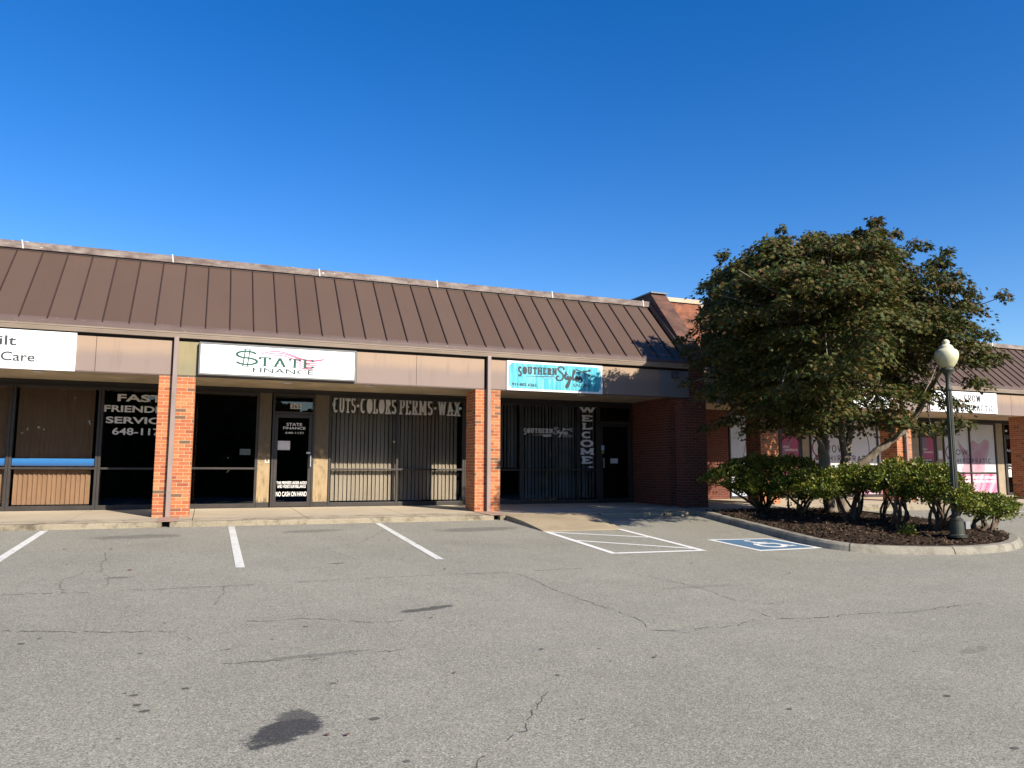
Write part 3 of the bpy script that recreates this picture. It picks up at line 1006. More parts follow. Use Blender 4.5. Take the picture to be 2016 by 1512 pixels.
tag(chips, 'loose bark chips and dead leaves scattered over the bed', 'mulch', kind='stuff')

# ------------------------------------------------------------------ near building
YF = -2.469            # front of fascia and pillars
YE, ZE = -2.577, 3.578  # eave line of the roof
YR, ZR = -0.88, 5.247   # top line of the roof
S = 0.4491
ROOFX0 = -3.728


def storefront(parent, x0, x1, z0, z1, rails=(), mulls=(), Y=0.0, base=0.095, name='window', glass=True, bar=0.05):
    mb = MB()
    f0, f1 = Y - 0.055, Y + 0.05
    mb.box(x0, x0 + bar, f0, f1, z0, z1); mb.box(x1 - bar, x1, f0, f1, z0, z1)
    xs = [x0 + bar] + [v for m_ in mulls for v in (m_ - bar / 2, m_ + bar / 2)] + [x1 - bar]
    for m_ in mulls: mb.box(m_ - bar / 2, m_ + bar / 2, f0, f1, z0, z1)
    for i in range(0, len(xs), 2):
        a, b = xs[i], xs[i + 1]
        if base: mb.box(a, b, f0 - 0.004, f1, z0, z0 + base)
        mb.box(a, b, f0 + 0.004, f1, z1 - bar, z1)
        for rz in rails: mb.box(a, b, f0 + 0.004, f1, rz - 0.022, rz + 0.022)
    w = mb.build(name, M['frame'], parent, bevel=0.004)
    if glass:
        for i in range(0, len(xs), 2):
            zz = [z0 + base] + [v for rz in rails for v in (rz - 0.022, rz + 0.022)] + [z1 - bar]
            for j in range(0, len(zz), 2):
                box(xs[i], xs[i + 1], Y - 0.003, Y + 0.003, zz[j], zz[j + 1]).build('pane', M['glass'], w)
    return w


mall = thing('strip_mall', (3.0, 0.0, 0.0), 'long brown metal roofed brick shop row with dark tinted storefronts', 'shop building')
XL, XR = -9.0, 10.93
# shell and interior
mb = MB()
mb.box(XL - 0.15, XL, 0.0, 9.0, -0.3, 4.6); mb.box(XL, 11.5, 9.0, 9.15, -0.3, 4.6)
mb.box(XL - 0.15, XL, -1.0, 0.0, 2.9, 4.9)
mb.build('wall', M['brick_worn'], mall)
mb = MB()
mb.box(XL, 11.5, 6.0, 6.1, 0.0, 2.9); mb.box(XL, 11.5, 0.06, 9.0, -0.12, -0.002); mb.box(XL, 11.5, 0.06, 6.0, 2.86, 2.95); mb.box(10.95, 11.05, 0.06, 6.0, -0.002, 2.86)
for px in (-2.16, 2.0, 5.99): mb.box(px - 0.04, px + 0.04, 0.35 if px != 2.0 else 4.0, 6.0, 0.0, 2.86)
mb.build('interior', M['dark'], mall)
box(XL, XR, -0.02, 0.06, 2.62, 2.90).build('header', M['header'], mall)
box(XL, XR, YR + 0.1, 9.0, 4.95, 5.05).build('flat_roof', M['flashing'], mall)
mb = MB(); mb.prism_x([(YF + 0.05, 2.745), (0.0, 2.735), (0.0, 2.80), (YF + 0.05, 2.81)], XL, XR)
mb.build('soffit', M['soffit'], mall)
for lx, ly in ((-3.1, -1.5), (1.55, -1.4), (3.3, -1.5), (8.6, -1.5)):
    mb = MB(); mb.lathe(lx, ly, [(0.09, 2.741), (0.11, 2.730), (0.10, 2.722), (0.0, 2.720)][:3], 18)
    mb.build('soffit_light', M['white_letters'], mall, True)

# roof
mb = MB()
mb.prism_x([(YE, ZE), (YR, ZR), (YR, ZR - 0.1), (YE, ZE - 0.1)], XL, XR)
mb.build('roof', M['roof'], mall)
dy, dz = YR - YE, ZR - ZE
ln = math.hypot(dy, dz); ny_, nz_ = -dz / ln, dy / ln
mb = MB()
i0 = int((XL - ROOFX0) / S) + 1
for i in range(i0, 33):
    x = ROOFX0 + i * S
    if x > XR - 0.05: break
    h = 0.030
    a = (YE + dy * 0.012, ZE + dz * 0.012)
    for sgn in (0,):
        vs = []
        for yy, zz in (a, (YR, ZR)):
            vs += [(x - 0.009, yy, zz), (x + 0.009, yy, zz), (x + 0.009, yy + ny_ * h, zz + nz_ * h), (x - 0.009, yy + ny_ * h, zz + nz_ * h)]
        mb.add(vs, [(0, 1, 2, 3), (7, 6, 5, 4), (0, 4, 5, 1), (1, 5, 6, 2), (2, 6, 7, 3), (3, 7, 4, 0)])
mb.build('roof_seam', M['rib'], mall)
mb = MB()
mb.prism_x([(YR - 0.055, ZR + 0.030), (YR - 0.055, ZR + 0.165), (YR - 0.02, ZR + 0.185), (YR + 0.3, ZR + 0.15), (YR + 0.3, ZR - 0.15), (YR - 0.01, ZR + 0.030)], XL, 11.0, 40)
mb.build('ridge_cap', M['cap'], mall)
box(XL, 11.0, YR - 0.022, YR - 0.012, ZR - 0.01, ZR + 0.032).build('cap_shadow_gap', M['rib'], mall)
for sx in (-3.67, -0.90, 2.18, 4.98, 8.05, 10.75):
    mb = MB()
    mb.add([(sx + 0.03, YR - 0.060, ZR + 0.025), (sx + 0.052, YR - 0.060, ZR + 0.025), (sx + 0.03, YR - 0.060, ZR + 0.20), (sx + 0.005, YR - 0.060, ZR + 0.20),
            (sx + 0.03, YR - 0.054, ZR + 0.025), (sx + 0.052, YR - 0.054, ZR + 0.025), (sx + 0.03, YR - 0.054, ZR + 0.20), (sx + 0.005, YR - 0.054, ZR + 0.20)],
           [(0, 1, 2, 3), (4, 7, 6, 5), (0, 4, 5, 1), (1, 5, 6, 2), (2, 6, 7, 3), (3, 7, 4, 0)])
    mb.build('cap_joint', M['white_strap'], mall)
# eave: flashing strip, gutter
GB = 3.397
mb = MB()
mb.prism_x([(YE - 0.006, ZE - 0.075), (YE - 0.006, ZE + 0.004), (YE + 0.05, ZE + 0.06), (YE + 0.05, ZE - 0.075)], XL, XR + 0.1)
mb.build('eave_flashing', M['flashing'], mall)
mb = MB()
gy = YF - 0.113
mb.prism_x([(YF - 0.002, GB), (gy + 0.035, GB), (gy + 0.022, GB + 0.035), (gy + 0.010, GB + 0.062), (gy + 0.014, GB + 0.070), (gy, GB + 0.082), (gy - 0.006, GB + 0.108), (gy + 0.01, GB + 0.112), (gy + 0.01, GB + 0.095), (YF - 0.002, GB + 0.095)], XL, XR + 0.15, 30)
mb.build('gutter', M['gutter'], mall)
# fascia panels with open butt joints
fz0, fz1 = 2.68, 3.338
for a, b, mt in [(-9.0, -4.6, 'fascia'), (-4.59, -2.025, 'fascia'), (-2.018, -0.712, 'fascia'), (-0.62, -0.24, 'fascia_yellow'), (-0.236, 2.84, 'fascia_strip'), (2.845, 4.13, 'fascia'), (4.136, 5.69, 'fascia'), (5.82, 8.2, 'fascia'), (8.206, 10.28, 'fascia'), (10.286, 11.115, 'fascia_grey')]:
    box(a, b, YF, YF + 0.045, fz0, fz1).build('fascia_panel', M[mt], mall, bevel=0.003)
box(XL, 11.10, YF + 0.046, YF + 0.10, fz0 + 0.01, 3.49).build('fascia_backing', M['header'], mall)
box(XL, XR, YF + 0.004, YF + 0.05, fz0 - 0.022, fz0 - 0.001).build('drip_edge', M['flashing'], mall)


def pillar(parent, x0, x1, y0, y1, z0, z1, mat='brick'):
    return box(x0, x1, y0, y1, z0, z1).build('brick_pillar', M[mat], parent, bevel=0.006)


def downspout(parent, x, y, z0, z1, zs):
    mb = MB()
    mb.box(x - 0.042, x + 0.042, y - 0.105, y - 0.03, z0, z1)
    for zz in zs: mb.box(x - 0.046, x + 0.046, y - 0.109, y - 0.028, zz, zz + 0.012)
    mb.box(x - 0.05, x + 0.05, y - 0.03, y, zs[0] + 0.2, zs[0] + 0.23); mb.box(x - 0.05, x + 0.05, y - 0.03, y, zs[-1] - 0.3, zs[-1] - 0.27)
    return mb.build('downspout', M['downspout'], parent, bevel=0.008)


pillar(mall, -0.925, -0.275, YF + 0.004, YF + 0.64, -0.045, 2.658)
pillar(mall, 5.485, 6.085, YF + 0.004, YF + 0.64, -0.045, 2.658)
pillar(mall, -7.2, -6.56, YF + 0.004, YF + 0.64, -0.045, 2.658)
downspout(mall, -0.645, YF, -0.035, GB + 0.01, (0.42, 2.27))
downspout(mall, 5.78, YF, -0.035, GB + 0.01, (0.42, 2.30))
for px in (-0.625, 5.60):
    mb = MB(); mb.prism_x([(-3.40, -0.048), (-2.5, -0.0345), (-2.5, -0.030), (-3.43, -0.043), (-3.57, -0.047), (-3.57, -0.052)], px - 0.16, px + 0.19)
    mb.build('drain_plate', M['plate_steel'], mall)

# end pier, arch wall and stepped parapet
def arch_wall():
    """cross wall at the end of the walkway with an arched passage"""
    pr, n = [], 14
    y0, y1, spr = -2.14, -1.80, 2.12
    x0, x1 = 10.93, 11.55
    V, F = [], []
    mb = MB()
    mb.box(x0, x1, -1.80, 0.0, -0.04, spr)
    c = (y0 + y1) / 2; R = (y1 - y0) / 2
    arcp = [(c + R * math.cos(math.pi * i / n), spr + 0.40 * math.sin(math.pi * i / n)) for i in range(n + 1)]
    mb.prism_x([(0.0, spr), (0.0, 2.9), (y0, 2.9), (y0, spr)] + arcp[::-1][1:], x0, x1)
    return mb.build('arch_wall', M['brick_red_shaded'], mall)


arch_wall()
pillar(mall, 10.905, 11.607, YF - 0.012, -2.14, -0.048, fz0 - 0.03, 'brick_red_shaded')
box(11.12, 11.58, YF - 0.01, -2.14, fz0 - 0.03, 3.55).build('pier_head', M['brick_red_shaded'], mall)
mb = MB()
slope_prof = [(YF - 0.01, 3.56), (YF - 0.01, 3.92), (YR - 0.02, 5.66), (0.3, 5.66), (0.3, 3.56)]
mb.prism_x(slope_prof, 11.03, 11.515)
mb.build('parapet_wall', M['brick_cap'], mall)
mb = MB(); mb.prism_x([(YE, ZE + 0.02), (YR, ZR + 0.02), (YR, ZR + 0.19), (YE, ZE + 0.17)], 10.985, 11.03)
mb.build('parapet_flashing', M['flashing'], mall)
mb = MB(); mb.prism_x([(YR - 0.10, 5.665), (YR - 0.10, 5.70), (0.34, 5.70), (0.34, 5.665)], 11.0, 11.53)
mb.build('parapet_coping', M['retainer'], mall)

# windows of the near building
w0 = storefront(mall, -7.0, -3.79, 0.003, 2.62, (0.875,), (-5.4,), 0)
w1 = storefront(mall, -3.785, -2.165, 0.003, 2.62, (0.875,), (), 0)
for w, a, b in ((w0, -5.37, -3.85), (w1, -3.73, -2.225)):
    box(a, b, -0.010, -0.0045, 0.925, 1.078).build('blue_stripe', M['blue_band'], w)
w2 = storefront(mall, -2.16, -0.56, 0.003, 2.62, (0.875,), (), 0)
w3 = storefront(mall, -0.555, 1.065, 0.003, 2.62, (0.885,), (), 0)
for s, a, b, z0_, z1_ in (('FAST', -1.861, -0.955, 2.324, 2.485), ('FRIENDLY', -2.106, -0.765, 2.092, 2.236), ('SERVICE', -2.061, -0.825, 1.845, 1.990), ('648-1171', -1.924, -0.90, 1.598, 1.752)):
    sans('lettering', s, a, b, z0_, z1_, -0.008, M['white_letters'], w2, 0.028 if s != '648-1171' else 0.02)
mb = MB(); mb.box(0.683, 0.916, -0.009, -0.005, 1.191, 1.328); mb.build('sticker', paint('dim_sticker', (0.09, 0.12, 0.12), 0.5, 0.3, 0.3, 30), w3)
for pa, pb in ((1.072, 1.345), (2.325, 2.66)):
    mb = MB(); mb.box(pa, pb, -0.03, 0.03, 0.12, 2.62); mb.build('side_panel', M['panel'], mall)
    box(pa, pb, -0.05, 0.03, 0.003, 0.12).build('panel_base', M['frame'], mall)
# white outline of an old fitting on the left panel
mb = MB(); mb.box(1.235, 1.325, -0.034, -0.031, 1.02, 1.035); mb.box(1.235, 1.25, -0.034, -0.031, 1.035, 1.115); mb.box(1.31, 1.325, -0.034, -0.031, 1.035, 1.115)
mb.build('paint_mark', M['white_letters'], mall)


def door(parent, x0, x1, ztop, transom_top, Y=0.0, stile=0.075, lower=0.12):
    fr = MB()
    fr.box(x0, x0 + 0.045, Y - 0.06, Y + 0.05, 0.003, transom_top); fr.box(x1 - 0.045, x1, Y - 0.06, Y + 0.05, 0.003, transom_top)
    fr.box(x0 + 0.045, x1 - 0.045, Y - 0.058, Y + 0.05, ztop, ztop + 0.05)
    fr.box(x0 + 0.045, x1 - 0.045, Y - 0.058, Y + 0.05, transom_top - 0.04, transom_top)
    f = fr.build('door_frame', M['frame'], parent, bevel=0.004)
    box(x0 + 0.045, x1 - 0.045, Y - 0.003, Y + 0.003, ztop + 0.05, transom_top - 0.04).build('transom_pane', M['glass'], f)
    a, b = x0 + 0.05, x1 - 0.05
    d = MB()
    d.box(a, a + stile, Y - 0.045, Y, 0.012, ztop - 0.006); d.box(b - stile, b, Y - 0.045, Y, 0.012, ztop - 0.006)
    d.box(a + stile, b - stile, Y - 0.043, Y, 0.012, lower); d.box(a + stile, b - stile, Y - 0.043, Y, ztop - 0.095, ztop - 0.006)
    o = d.build('door', M['frame'], parent, bevel=0.004)
    box(a + stile, b - stile, Y - 0.026, Y - 0.020, lower, ztop - 0.095).build('pane', M['glass'], o)
    return f, o, a + stile, b - stile


df, d1, ga, gb = door(mall, 1.375, 2.32, 2.16, 2.62)
mb = MB(); mb.box(1.76, 2.01, -0.010, -0.006, 2.278, 2.402)
mb.build('number_plate', M['white_letters'], df)
sans('house_number', '265', 1.785, 1.985, 2.292, 2.388, -0.0125, M['black'], df, 0.012)
GY = -0.031
sans('lettering', 'STATE', 1.685, 2.038, 1.876, 1.945, GY, M['white_bright'], d1, 0.006)
sans('lettering', 'FINANCE', 1.613, 2.117, 1.796, 1.855, GY, M['white_bright'], d1, 0.006)
sans('lettering', '648-1171', 1.664, 2.072, 1.692, 1.737, GY, M['white_bright'], d1, 0.006)
sans('lettering', 'THIS PREMISES UNDER AUDIO', 1.510, 2.185, 0.526, 0.594, GY, M['white_bright'], d1, 0.006)
sans('lettering', 'AND VIDEO SURVEILLANCE', 1.530, 2.165, 0.442, 0.511, GY, M['white_bright'], d1, 0.006)
sans('lettering', 'NO CASH ON HAND', 1.505, 2.19, 0.250, 0.358, GY, M['white_bright'], d1, 0.006)
no = box(1.505, 1.78, -0.032, -0.028, 1.315, 1.525).build('notice_paper', M['paper'], d1)
mb = MB(); mb.box(2.232, 2.262, -0.115, -0.09, 0.93, 1.20); mb.box(2.238, 2.256, -0.09, -0.045, 0.95, 0.97); mb.box(2.238, 2.256, -0.09, -0.045, 1.16, 1.18)
mb.build('pull_handle', M['steel'], d1, bevel=0.004)
box(2.15, 2.245, -0.07, -0.045, 1.232, 1.276).build('lock', M['steel'], d1, bevel=0.004)

w4 = storefront(mall, 2.665, 6.03, 0.003, 2.62, (0.875,), (4.31,), 0)
WST = dict(wv=0.20, wh=0.085, sl=0.36, st=0.10, gap=0.10)
for s, a, b in (('CUTS', 2.745, 3.282), ('COLORS', 3.395, 4.275), ('PERMS', 4.352, 5.20), ('WAX', 5.335, 5.92)):
    decal('lettering', serif_text(s, a, b, 2.222, 2.597, **WST), -0.008, M['white_letters'], w4)
decal('lettering', [star(3.337, 2.40, 0.055), star(5.268, 2.40, 0.055)], -0.008, M['white_letters'], w4)
w5 = storefront(mall, 6.035, 7.60, 0.003, 2.62, (0.875,), (), 0)
w6 = storefront(mall, 7.605, 9.85, 0.003, 2.62, (0.875,), (9.245,), 0)


SCRIPT = [  # S t y l e s, drawn in a unit box
    [(0.30, 0.86), (0.27, 0.97), (0.18, 1.0), (0.09, 0.94), (0.10, 0.82), (0.20, 0.72), (0.27, 0.60), (0.26, 0.44), (0.16, 0.34), (0.05, 0.36), (0.01, 0.46), (0.05, 0.54), (0.11, 0.52)],
    [(0.28, 0.50), (0.36, 0.66), (0.385, 0.78), (0.35, 0.55), (0.37, 0.42), (0.42, 0.44), (0.46, 0.58), (0.45, 0.44), (0.49, 0.38), (0.55, 0.56), (0.53, 0.36), (0.47, 0.10), (0.41, 0.0), (0.38, 0.08), (0.47, 0.27), (0.60, 0.48), (0.69, 0.72), (0.72, 0.84), (0.68, 0.86), (0.645, 0.60), (0.66, 0.40), (0.71, 0.42), (0.78, 0.56), (0.82, 0.55), (0.80, 0.46), (0.76, 0.42), (0.80, 0.34), (0.87, 0.42), (0.93, 0.58), (0.945, 0.50), (0.99, 0.42), (0.97, 0.32), (0.90, 0.30), (0.88, 0.34)],
    [(0.33, 0.63), (0.44, 0.66)]]


def logo(parent, Y, mat, sx0, sx1, sz0, sz1, tx0, tx1, tz0, tz1, cx0, cx1, cz0, cz1, xx0, xx1, xz0, xz1, comb_mat):
    polys = serif_text('SOUTHERN', sx0, sx1, sz0, sz1, wv=0.24, wh=0.14, sl=0.34, st=0.09, gap=0.08, taper=[1.0, 0.76, 0.74, 0.72, 0.71, 0.70, 0.70, 0.72])
    for st_ in SCRIPT:
        sm_ = smooth_line(st_, 4)
        polys += ribbon([(tx0 + p[0] * (tx1 - tx0), tz0 + p[1] * (tz1 - tz0)) for p in sm_], 0.07 * (tx1 - tx0), 0.042 * (tx1 - tx0))
    t = (xx1 - xx0) * 0.06
    polys += ribbon([(xx0, xz0 + (xz1 - xz0) * 0.95), (xx0 + (xx1 - xx0) * 0.86, xz0 + (xz1 - xz0) * 0.22)], t, t)
    polys += ribbon([(xx0 + (xx1 - xx0) * 0.02, xz0 + (xz1 - xz0) * 0.45), (xx0 + (xx1 - xx0) * 0.86, xz0 + (xz1 - xz0) * 0.80)], t, t)
    for q in (0.86, 0.14):
        polys += ribbon(ngon(xx0 + (xx1 - xx0) * 0.93, xz0 + (xz1 - xz0) * q, (xx1 - xx0) * 0.07, (xz1 - xz0) * 0.14, 12) + [(xx0 + (xx1 - xx0) * 1.0, xz0 + (xz1 - xz0) * q)], t * 0.7, t * 0.7)
    o = decal('lettering', polys, Y, mat, parent)
    L = cx1 - cx0; H = cz1 - cz0
    decal('comb_drawing', [[(cx0, cz0 + 0.2 * H), (cx0 + 0.55 * L, cz0 + 0.85 * H), (cx1, cz0 + H), (cx1, cz0 + 0.75 * H), (cx0 + 0.55 * L, cz0 + 0.60 * H)]], Y - 0.001, mat, parent)
    decal('comb_drawing', [[(cx0 + 0.6 * L, cz0 + 0.58 * H), (cx1, cz0 + 0.72 * H), (cx1 - 0.01, cz0 - 0.10 * H), (cx0 + 0.66 * L, cz0 - 0.22 * H)]], Y - 0.0015, comb_mat, parent)
    return o


logo(w6, -0.008, M['white_letters'], 7.667, 8.506, 1.79, 1.966, 8.53, 8.945, 1.74, 2.0, 7.80, 8.466, 1.757, 1.812, 8.80, 9.08, 1.905, 1.99, M['white_letters'])
sans('lettering', 'SALON', 8.80, 9.085, 1.743, 1.817, -0.008, M['white_letters'], w6, 0.01)
for ch, a, b, z0_, z1_ in (('W', 9.276, 9.80, 2.418, 2.598), ('E', 9.362, 9.70, 2.185, 2.355), ('L', 9.36, 9.70, 1.965, 2.142), ('C', 9.358, 9.697, 1.732, 1.910), ('O', 9.322, 9.716, 1.494, 1.690), ('M', 9.303, 9.746, 1.286, 1.464), ('E', 9.353, 9.69, 1.045, 1.247)):
    decal('lettering', serif_text(ch, a, b, z0_, z1_, wv=0.44, wh=0.22, sl=0.70, st=0.21), -0.008, M['white_bright'], w6)
decal('lettering', [ngon(9.63, 0.955, 0.085, 0.028, 16)], -0.008, M['white_letters'], w6)
df2, d2, ga, gb = door(mall, 9.86, 10.90, 2.16, 2.62)
box(9.935, 10.025, -0.049, -0.0465, 1.403, 1.546).build('sticker', paint('pale_blue_sticker', (0.42, 0.55, 0.62), 0.5, 0.3, 0.15, 20), d2)
decal('sticker', [ngon(9.98, 1.35, 0.036, 0.036, 16)], -0.0475, paint('yellow_sticker', (0.55, 0.42, 0.12), 0.5, 0.3, 0.1, 20), d2)
box(10.217, 10.449, -0.032, -0.028, 1.06, 1.194).build('notice_paper', M['paper'], d2)
mb = MB(); mb.box(9.972, 10.0, -0.115, -0.09, 0.935, 1.20); mb.box(9.978, 9.994, -0.09, -0.045, 0.955, 0.975); mb.box(9.978, 9.994, -0.09, -0.045, 1.16, 1.18)
mb.build('pull_handle', M['steel'], d2, bevel=0.004)


def blinds(x0, x1, z0, z1, mat, label, ang=24, sp=0.098, w=0.096, y=0.13, group=None):
    mb = MB()
    rnd_ = random.Random(int(x0 * 100))
    a0 = math.radians(ang)
    x = x0
    while x < x1:
        a = a0 + rnd_.gauss(0, 0.10)
        dx, dy_ = math.cos(a) * w / 2, math.sin(a) * w / 2
        yy = y + rnd_.uniform(-0.004, 0.004)
        k = 0.004
        vs = [(x - dx, yy - dy_, z0), (x, yy + 0.006, z0), (x + dx, yy + dy_, z0), (x + dx, yy + dy_ + k, z0), (x, yy + 0.006 + k, z0), (x - dx, yy - dy_ + k, z0)]
        vs += [(p, q, z1) for p, q, _ in vs]
        mb.add(vs, [(0, 1, 7, 6), (1, 2, 8, 7), (2, 3, 9, 8), (3, 4, 10, 9), (4, 5, 11, 10), (5, 0, 6, 11), (5, 4, 1, 0), (4, 3, 2, 1), (6, 7, 10, 11), (7, 8, 9, 10)])
        x += sp * (1 + rnd_.uniform(-0.03, 0.03))
    o = mb.build('vertical_blinds', M[mat])
    return tag(o, label, 'window blinds', group)


blinds(-6.9, -3.86, 0.12, 2.58, 'tan_blind', 'tan vertical blinds behind the blue striped window at the left edge', 22, 0.088, 0.098)
blinds(-3.66, -2.26, 0.12, 2.58, 'tan_blind', 'tan vertical blinds behind the blue striped window beside the big white lettering', 22, 0.088, 0.098)
blinds(2.80, 5.86, 0.13, 2.58, 'grey_blind', 'cream vertical blinds behind the wide window lettered cuts colors perms wax')
blinds(6.12, 7.50, 0.93, 2.58, 'dull_blind', 'grey short vertical blinds behind the window just right of the second pillar')
blinds(7.70, 9.80, 0.13, 2.58, 'dull_blind', 'grey long vertical blinds behind the dark salon window with the welcome lettering')

# signs and lamp on the near fascia
SY = YF - 0.008
sg = thing('shop_sign', (-4.4, SY, 2.657), 'plain white flat sign with grey sans lettering cut off at the left', 'sign')
box(-6.4, -2.343, SY - 0.03, SY, 2.657, 3.376).build('sign_panel', M['sign_white'], sg, bevel=0.003)
sans('lettering', 'bilt', -3.735, -3.293, 3.077, 3.255, SY - 0.034, M['greytext'], sg, 0.014)
sans('lettering', 'Care', -3.520, -2.989, 2.797, 2.965, SY - 0.034, M['greytext'], sg, 0.014)
for px, pz in ((-3.05, 3.34), (-2.38, 3.34), (-2.40, 2.69), (-3.1, 2.70)):
    box(px - 0.007, px + 0.007, SY - 0.034, SY - 0.03, pz - 0.007, pz + 0.007).build('screw', M['retainer'], sg)

sg2 = thing('shop_sign', (1.29, SY, 2.69), 'white boxed sign with a green dollar sign word and pink flag stripes', 'sign')
SB = SY - 0.10
mb = MB()
mb.box(-0.235, 2.815, SB, SY, 2.695, 2.728); mb.box(-0.235, 2.815, SB, SY, 3.305, 3.338); mb.box(-0.235, -0.202, SB, SY, 2.728, 3.305); mb.box(2.782, 2.815, SB, SY, 2.728, 3.305)
mb.build('sign_frame', M['retainer'], sg2, bevel=0.004)
box(-0.202, 2.782, SB + 0.012, SY - 0.01, 2.728, 3.305).build('sign_panel', M['sign_white'], sg2)
LY = SB + 0.009
polys = glyph('S', 0.42, 2.925, 0.45, 0.29, 0.052, 0.027, 0, 0)
for bx_ in (0.597, 0.683): polys += [[(bx_ - 0.011 - 0.02, 2.90), (bx_ + 0.011 - 0.02, 2.90), (bx_ + 0.011 + 0.02, 3.24), (bx_ - 0.011 + 0.02, 3.24)], rect(bx_ - 0.065, bx_ + 0.025, 2.895, 2.908), rect(bx_ - 0.025, bx_ + 0.065, 3.232, 3.245)]
polys += serif_text('TATE', 0.872, 1.95, 2.918, 3.105, wv=0.27, wh=0.085, sl=0.62, st=0.06, gap=0.13)
decal('lettering', polys, LY - 0.002, M['green'], sg2)
sans('lettering', 'FINANCE', 0.769, 1.955, 2.790, 2.886, LY - 0.002, M['dkgreen'], sg2, 0.004)
fl = []
for k in range(6):
    f0 = max(0.0, (k - 2) * 0.02 + k * 0.10); x0_ = 0.90 + 0.13 * k; x1_ = 2.185 - 0.05 * k
    if k >= 3: x0_ = 1.60 + 0.03 * (k - 3)
    P_ = []
    for i in range(25):
        x = x0_ + (x1_ - x0_) * i / 24
        u = (x - 0.86) / 1.33
        zc = 3.135 + 0.085 * math.sin(u * 2 * math.pi * 0.98 - 0.15) * (1.0 - 0.25 * u) + 0.02
        P_.append((x, zc - 0.042 * k + (0.03 * u if k else 0)))
    fl += ribbon(P_, 0.02, 0.02)
decal('flag_stripes', fl, LY, M['pink_line'], sg2)

sg3 = thing('shop_sign', (7.44, SY, 2.665), 'turquoise wood grain salon sign with white border and scissors', 'sign')
box(6.222, 8.662, SY - 0.022, SY, 2.668, 3.342).build('sign_border', M['sign_white'], sg3, bevel=0.003)
q = 0.045
x0_, x1_, z0_, z1_ = 6.222 + q, 8.662 - q, 2.668 + q, 3.342 - q
pl = []
for ccx, ccz, a0_, a1_ in ((x1_, z1_, 270, 180), (x0_, z1_, 0, -90), (x0_, z0_, 90, 0), (x1_, z0_, 180, 90)):
    pl += arc(ccx, ccz, 0.06, 0.06, a0_, a1_, 6)
place('sign_panel', [(a, SY - 0.026, b) for a, b in pl], [tuple(range(len(pl)))], M['salon_face'], sg3)
logo(sg3, SY - 0.030, M['charcoal'], 6.491, 7.47, 2.985, 3.225, 7.445, 8.118, 2.78, 3.262, 6.614, 7.413, 2.972, 3.03, 7.955, 8.342, 3.073, 3.233, M['comb_blue'])
sans('lettering', 'SALON', 7.885, 8.30, 2.814, 2.886, SY - 0.030, M['charcoal'], sg3, 0.006)
sans('lettering', '931·802 6262', 6.345, 6.951, 2.772, 2.840, SY - 0.030, M['black'], sg3, 0.03)

fldl = thing('floodlight', (10.69, YF, 3.15), 'small dark floodlight on the grey fascia panel at the roof end', 'wall light')
box(10.60, 10.78, YF - 0.02, YF, 3.15, 3.30).build('back_plate', M['camera_body'], fldl, bevel=0.006)
mb = MB(); mb.prism_x([(YF - 0.02, 3.17), (YF - 0.14, 3.14), (YF - 0.15, 3.25), (YF - 0.02, 3.285)], 10.63, 10.76)
mb.build('lamp_head', M['camera_body'], fldl, bevel=0.008)
box(10.70, 10.75, YF - 0.156, YF - 0.15, 3.17, 3.235).build('lens', M['retainer'], fldl)

# ------------------------------------------------------------------ far wing (same section, one metre further back)
wing = thing('strip_mall', (20.0, 1.0, 0.0), 'far brick shop wing behind the tree with pink film covered windows', 'shop building')
DY = 1.0
FX0, FX1 = 12.0, 33.0
YF2, YW2 = YF + DY, DY
box(11.6, 14.9, YW2 - 0.02, YW2 + 0.1, -0.05, 2.9).build('wall', M['brick_red_shaded'], wing)  # shade-deepened brick instead of the orange one, imitating tree and canopy shade
box(33, 33.15, YW2, 9, -0.3, 4.6).build('wall', M['brick'], wing)
mb = MB(); mb.box(14.9, 33, 6.0, 6.1, 0, 2.9); mb.box(14.9, 33, YW2 + 0.06, 6.0, -0.12, -0.002); mb.box(14.9, 33, YW2 + 0.06, 6, 2.86, 2.95); mb.box(FX0, 33, 0.1, 9, 4.95, 5.05)
mb.build('interior', M['dark'], wing)
box(14.9, FX1, YW2 - 0.02, YW2 + 0.06, 2.62, 2.90).build('header', M['header'], wing)
mb = MB(); mb.prism_x([(YF2 + 0.05, 2.745), (YW2, 2.735), (YW2, 2.80), (YF2 + 0.05, 2.81)], 11.62, FX1); mb.build('soffit', M['soffit'], wing)
mb = MB(); mb.prism_x([(YE + DY, ZE), (YR + DY, ZR - 0.03), (YR + DY, ZR - 0.13), (YE + DY, ZE - 0.1)], 13.1, FX1); mb.build('roof', M['roof'], wing)
mb = MB()
x = 13.3
while x < FX1 - 0.1:
    vs = []
    h = 0.028
    for yy, zz in ((YE + DY + 0.02, ZE + 0.02), (YR + DY, ZR - 0.03)):
        vs += [(x - 0.009, yy, zz), (x + 0.009, yy, zz), (x + 0.009, yy + ny_ * h, zz + nz_ * h), (x - 0.009, yy + ny_ * h, zz + nz_ * h)]
    mb.add(vs, [(0, 1, 2, 3), (7, 6, 5, 4), (0, 4, 5, 1), (1, 5, 6, 2), (2, 6, 7, 3), (3, 7, 4, 0)])
    x += 0.375
mb.build('roof_seam', M['rib'], wing)
mb = MB(); mb.prism_x([(YR + DY - 0.055, ZR), (YR + DY - 0.055, ZR + 0.13), (YR + DY - 0.02, ZR + 0.15), (YR + DY + 0.3, ZR + 0.1), (YR + DY + 0.3, ZR - 0.15), (YR + DY, ZR)], 13.1, FX1, 30); mb.build('ridge_cap', M['cap'], wing)
for sx in (19.9, 23.0, 25.6, 28.4):
    box(sx, sx + 0.05, YR + DY - 0.062, YR + DY - 0.056, ZR + 0.01, ZR + 0.16).build('cap_joint', M['white_strap'], wing)
gy2 = YF2 - 0.113
mb = MB()
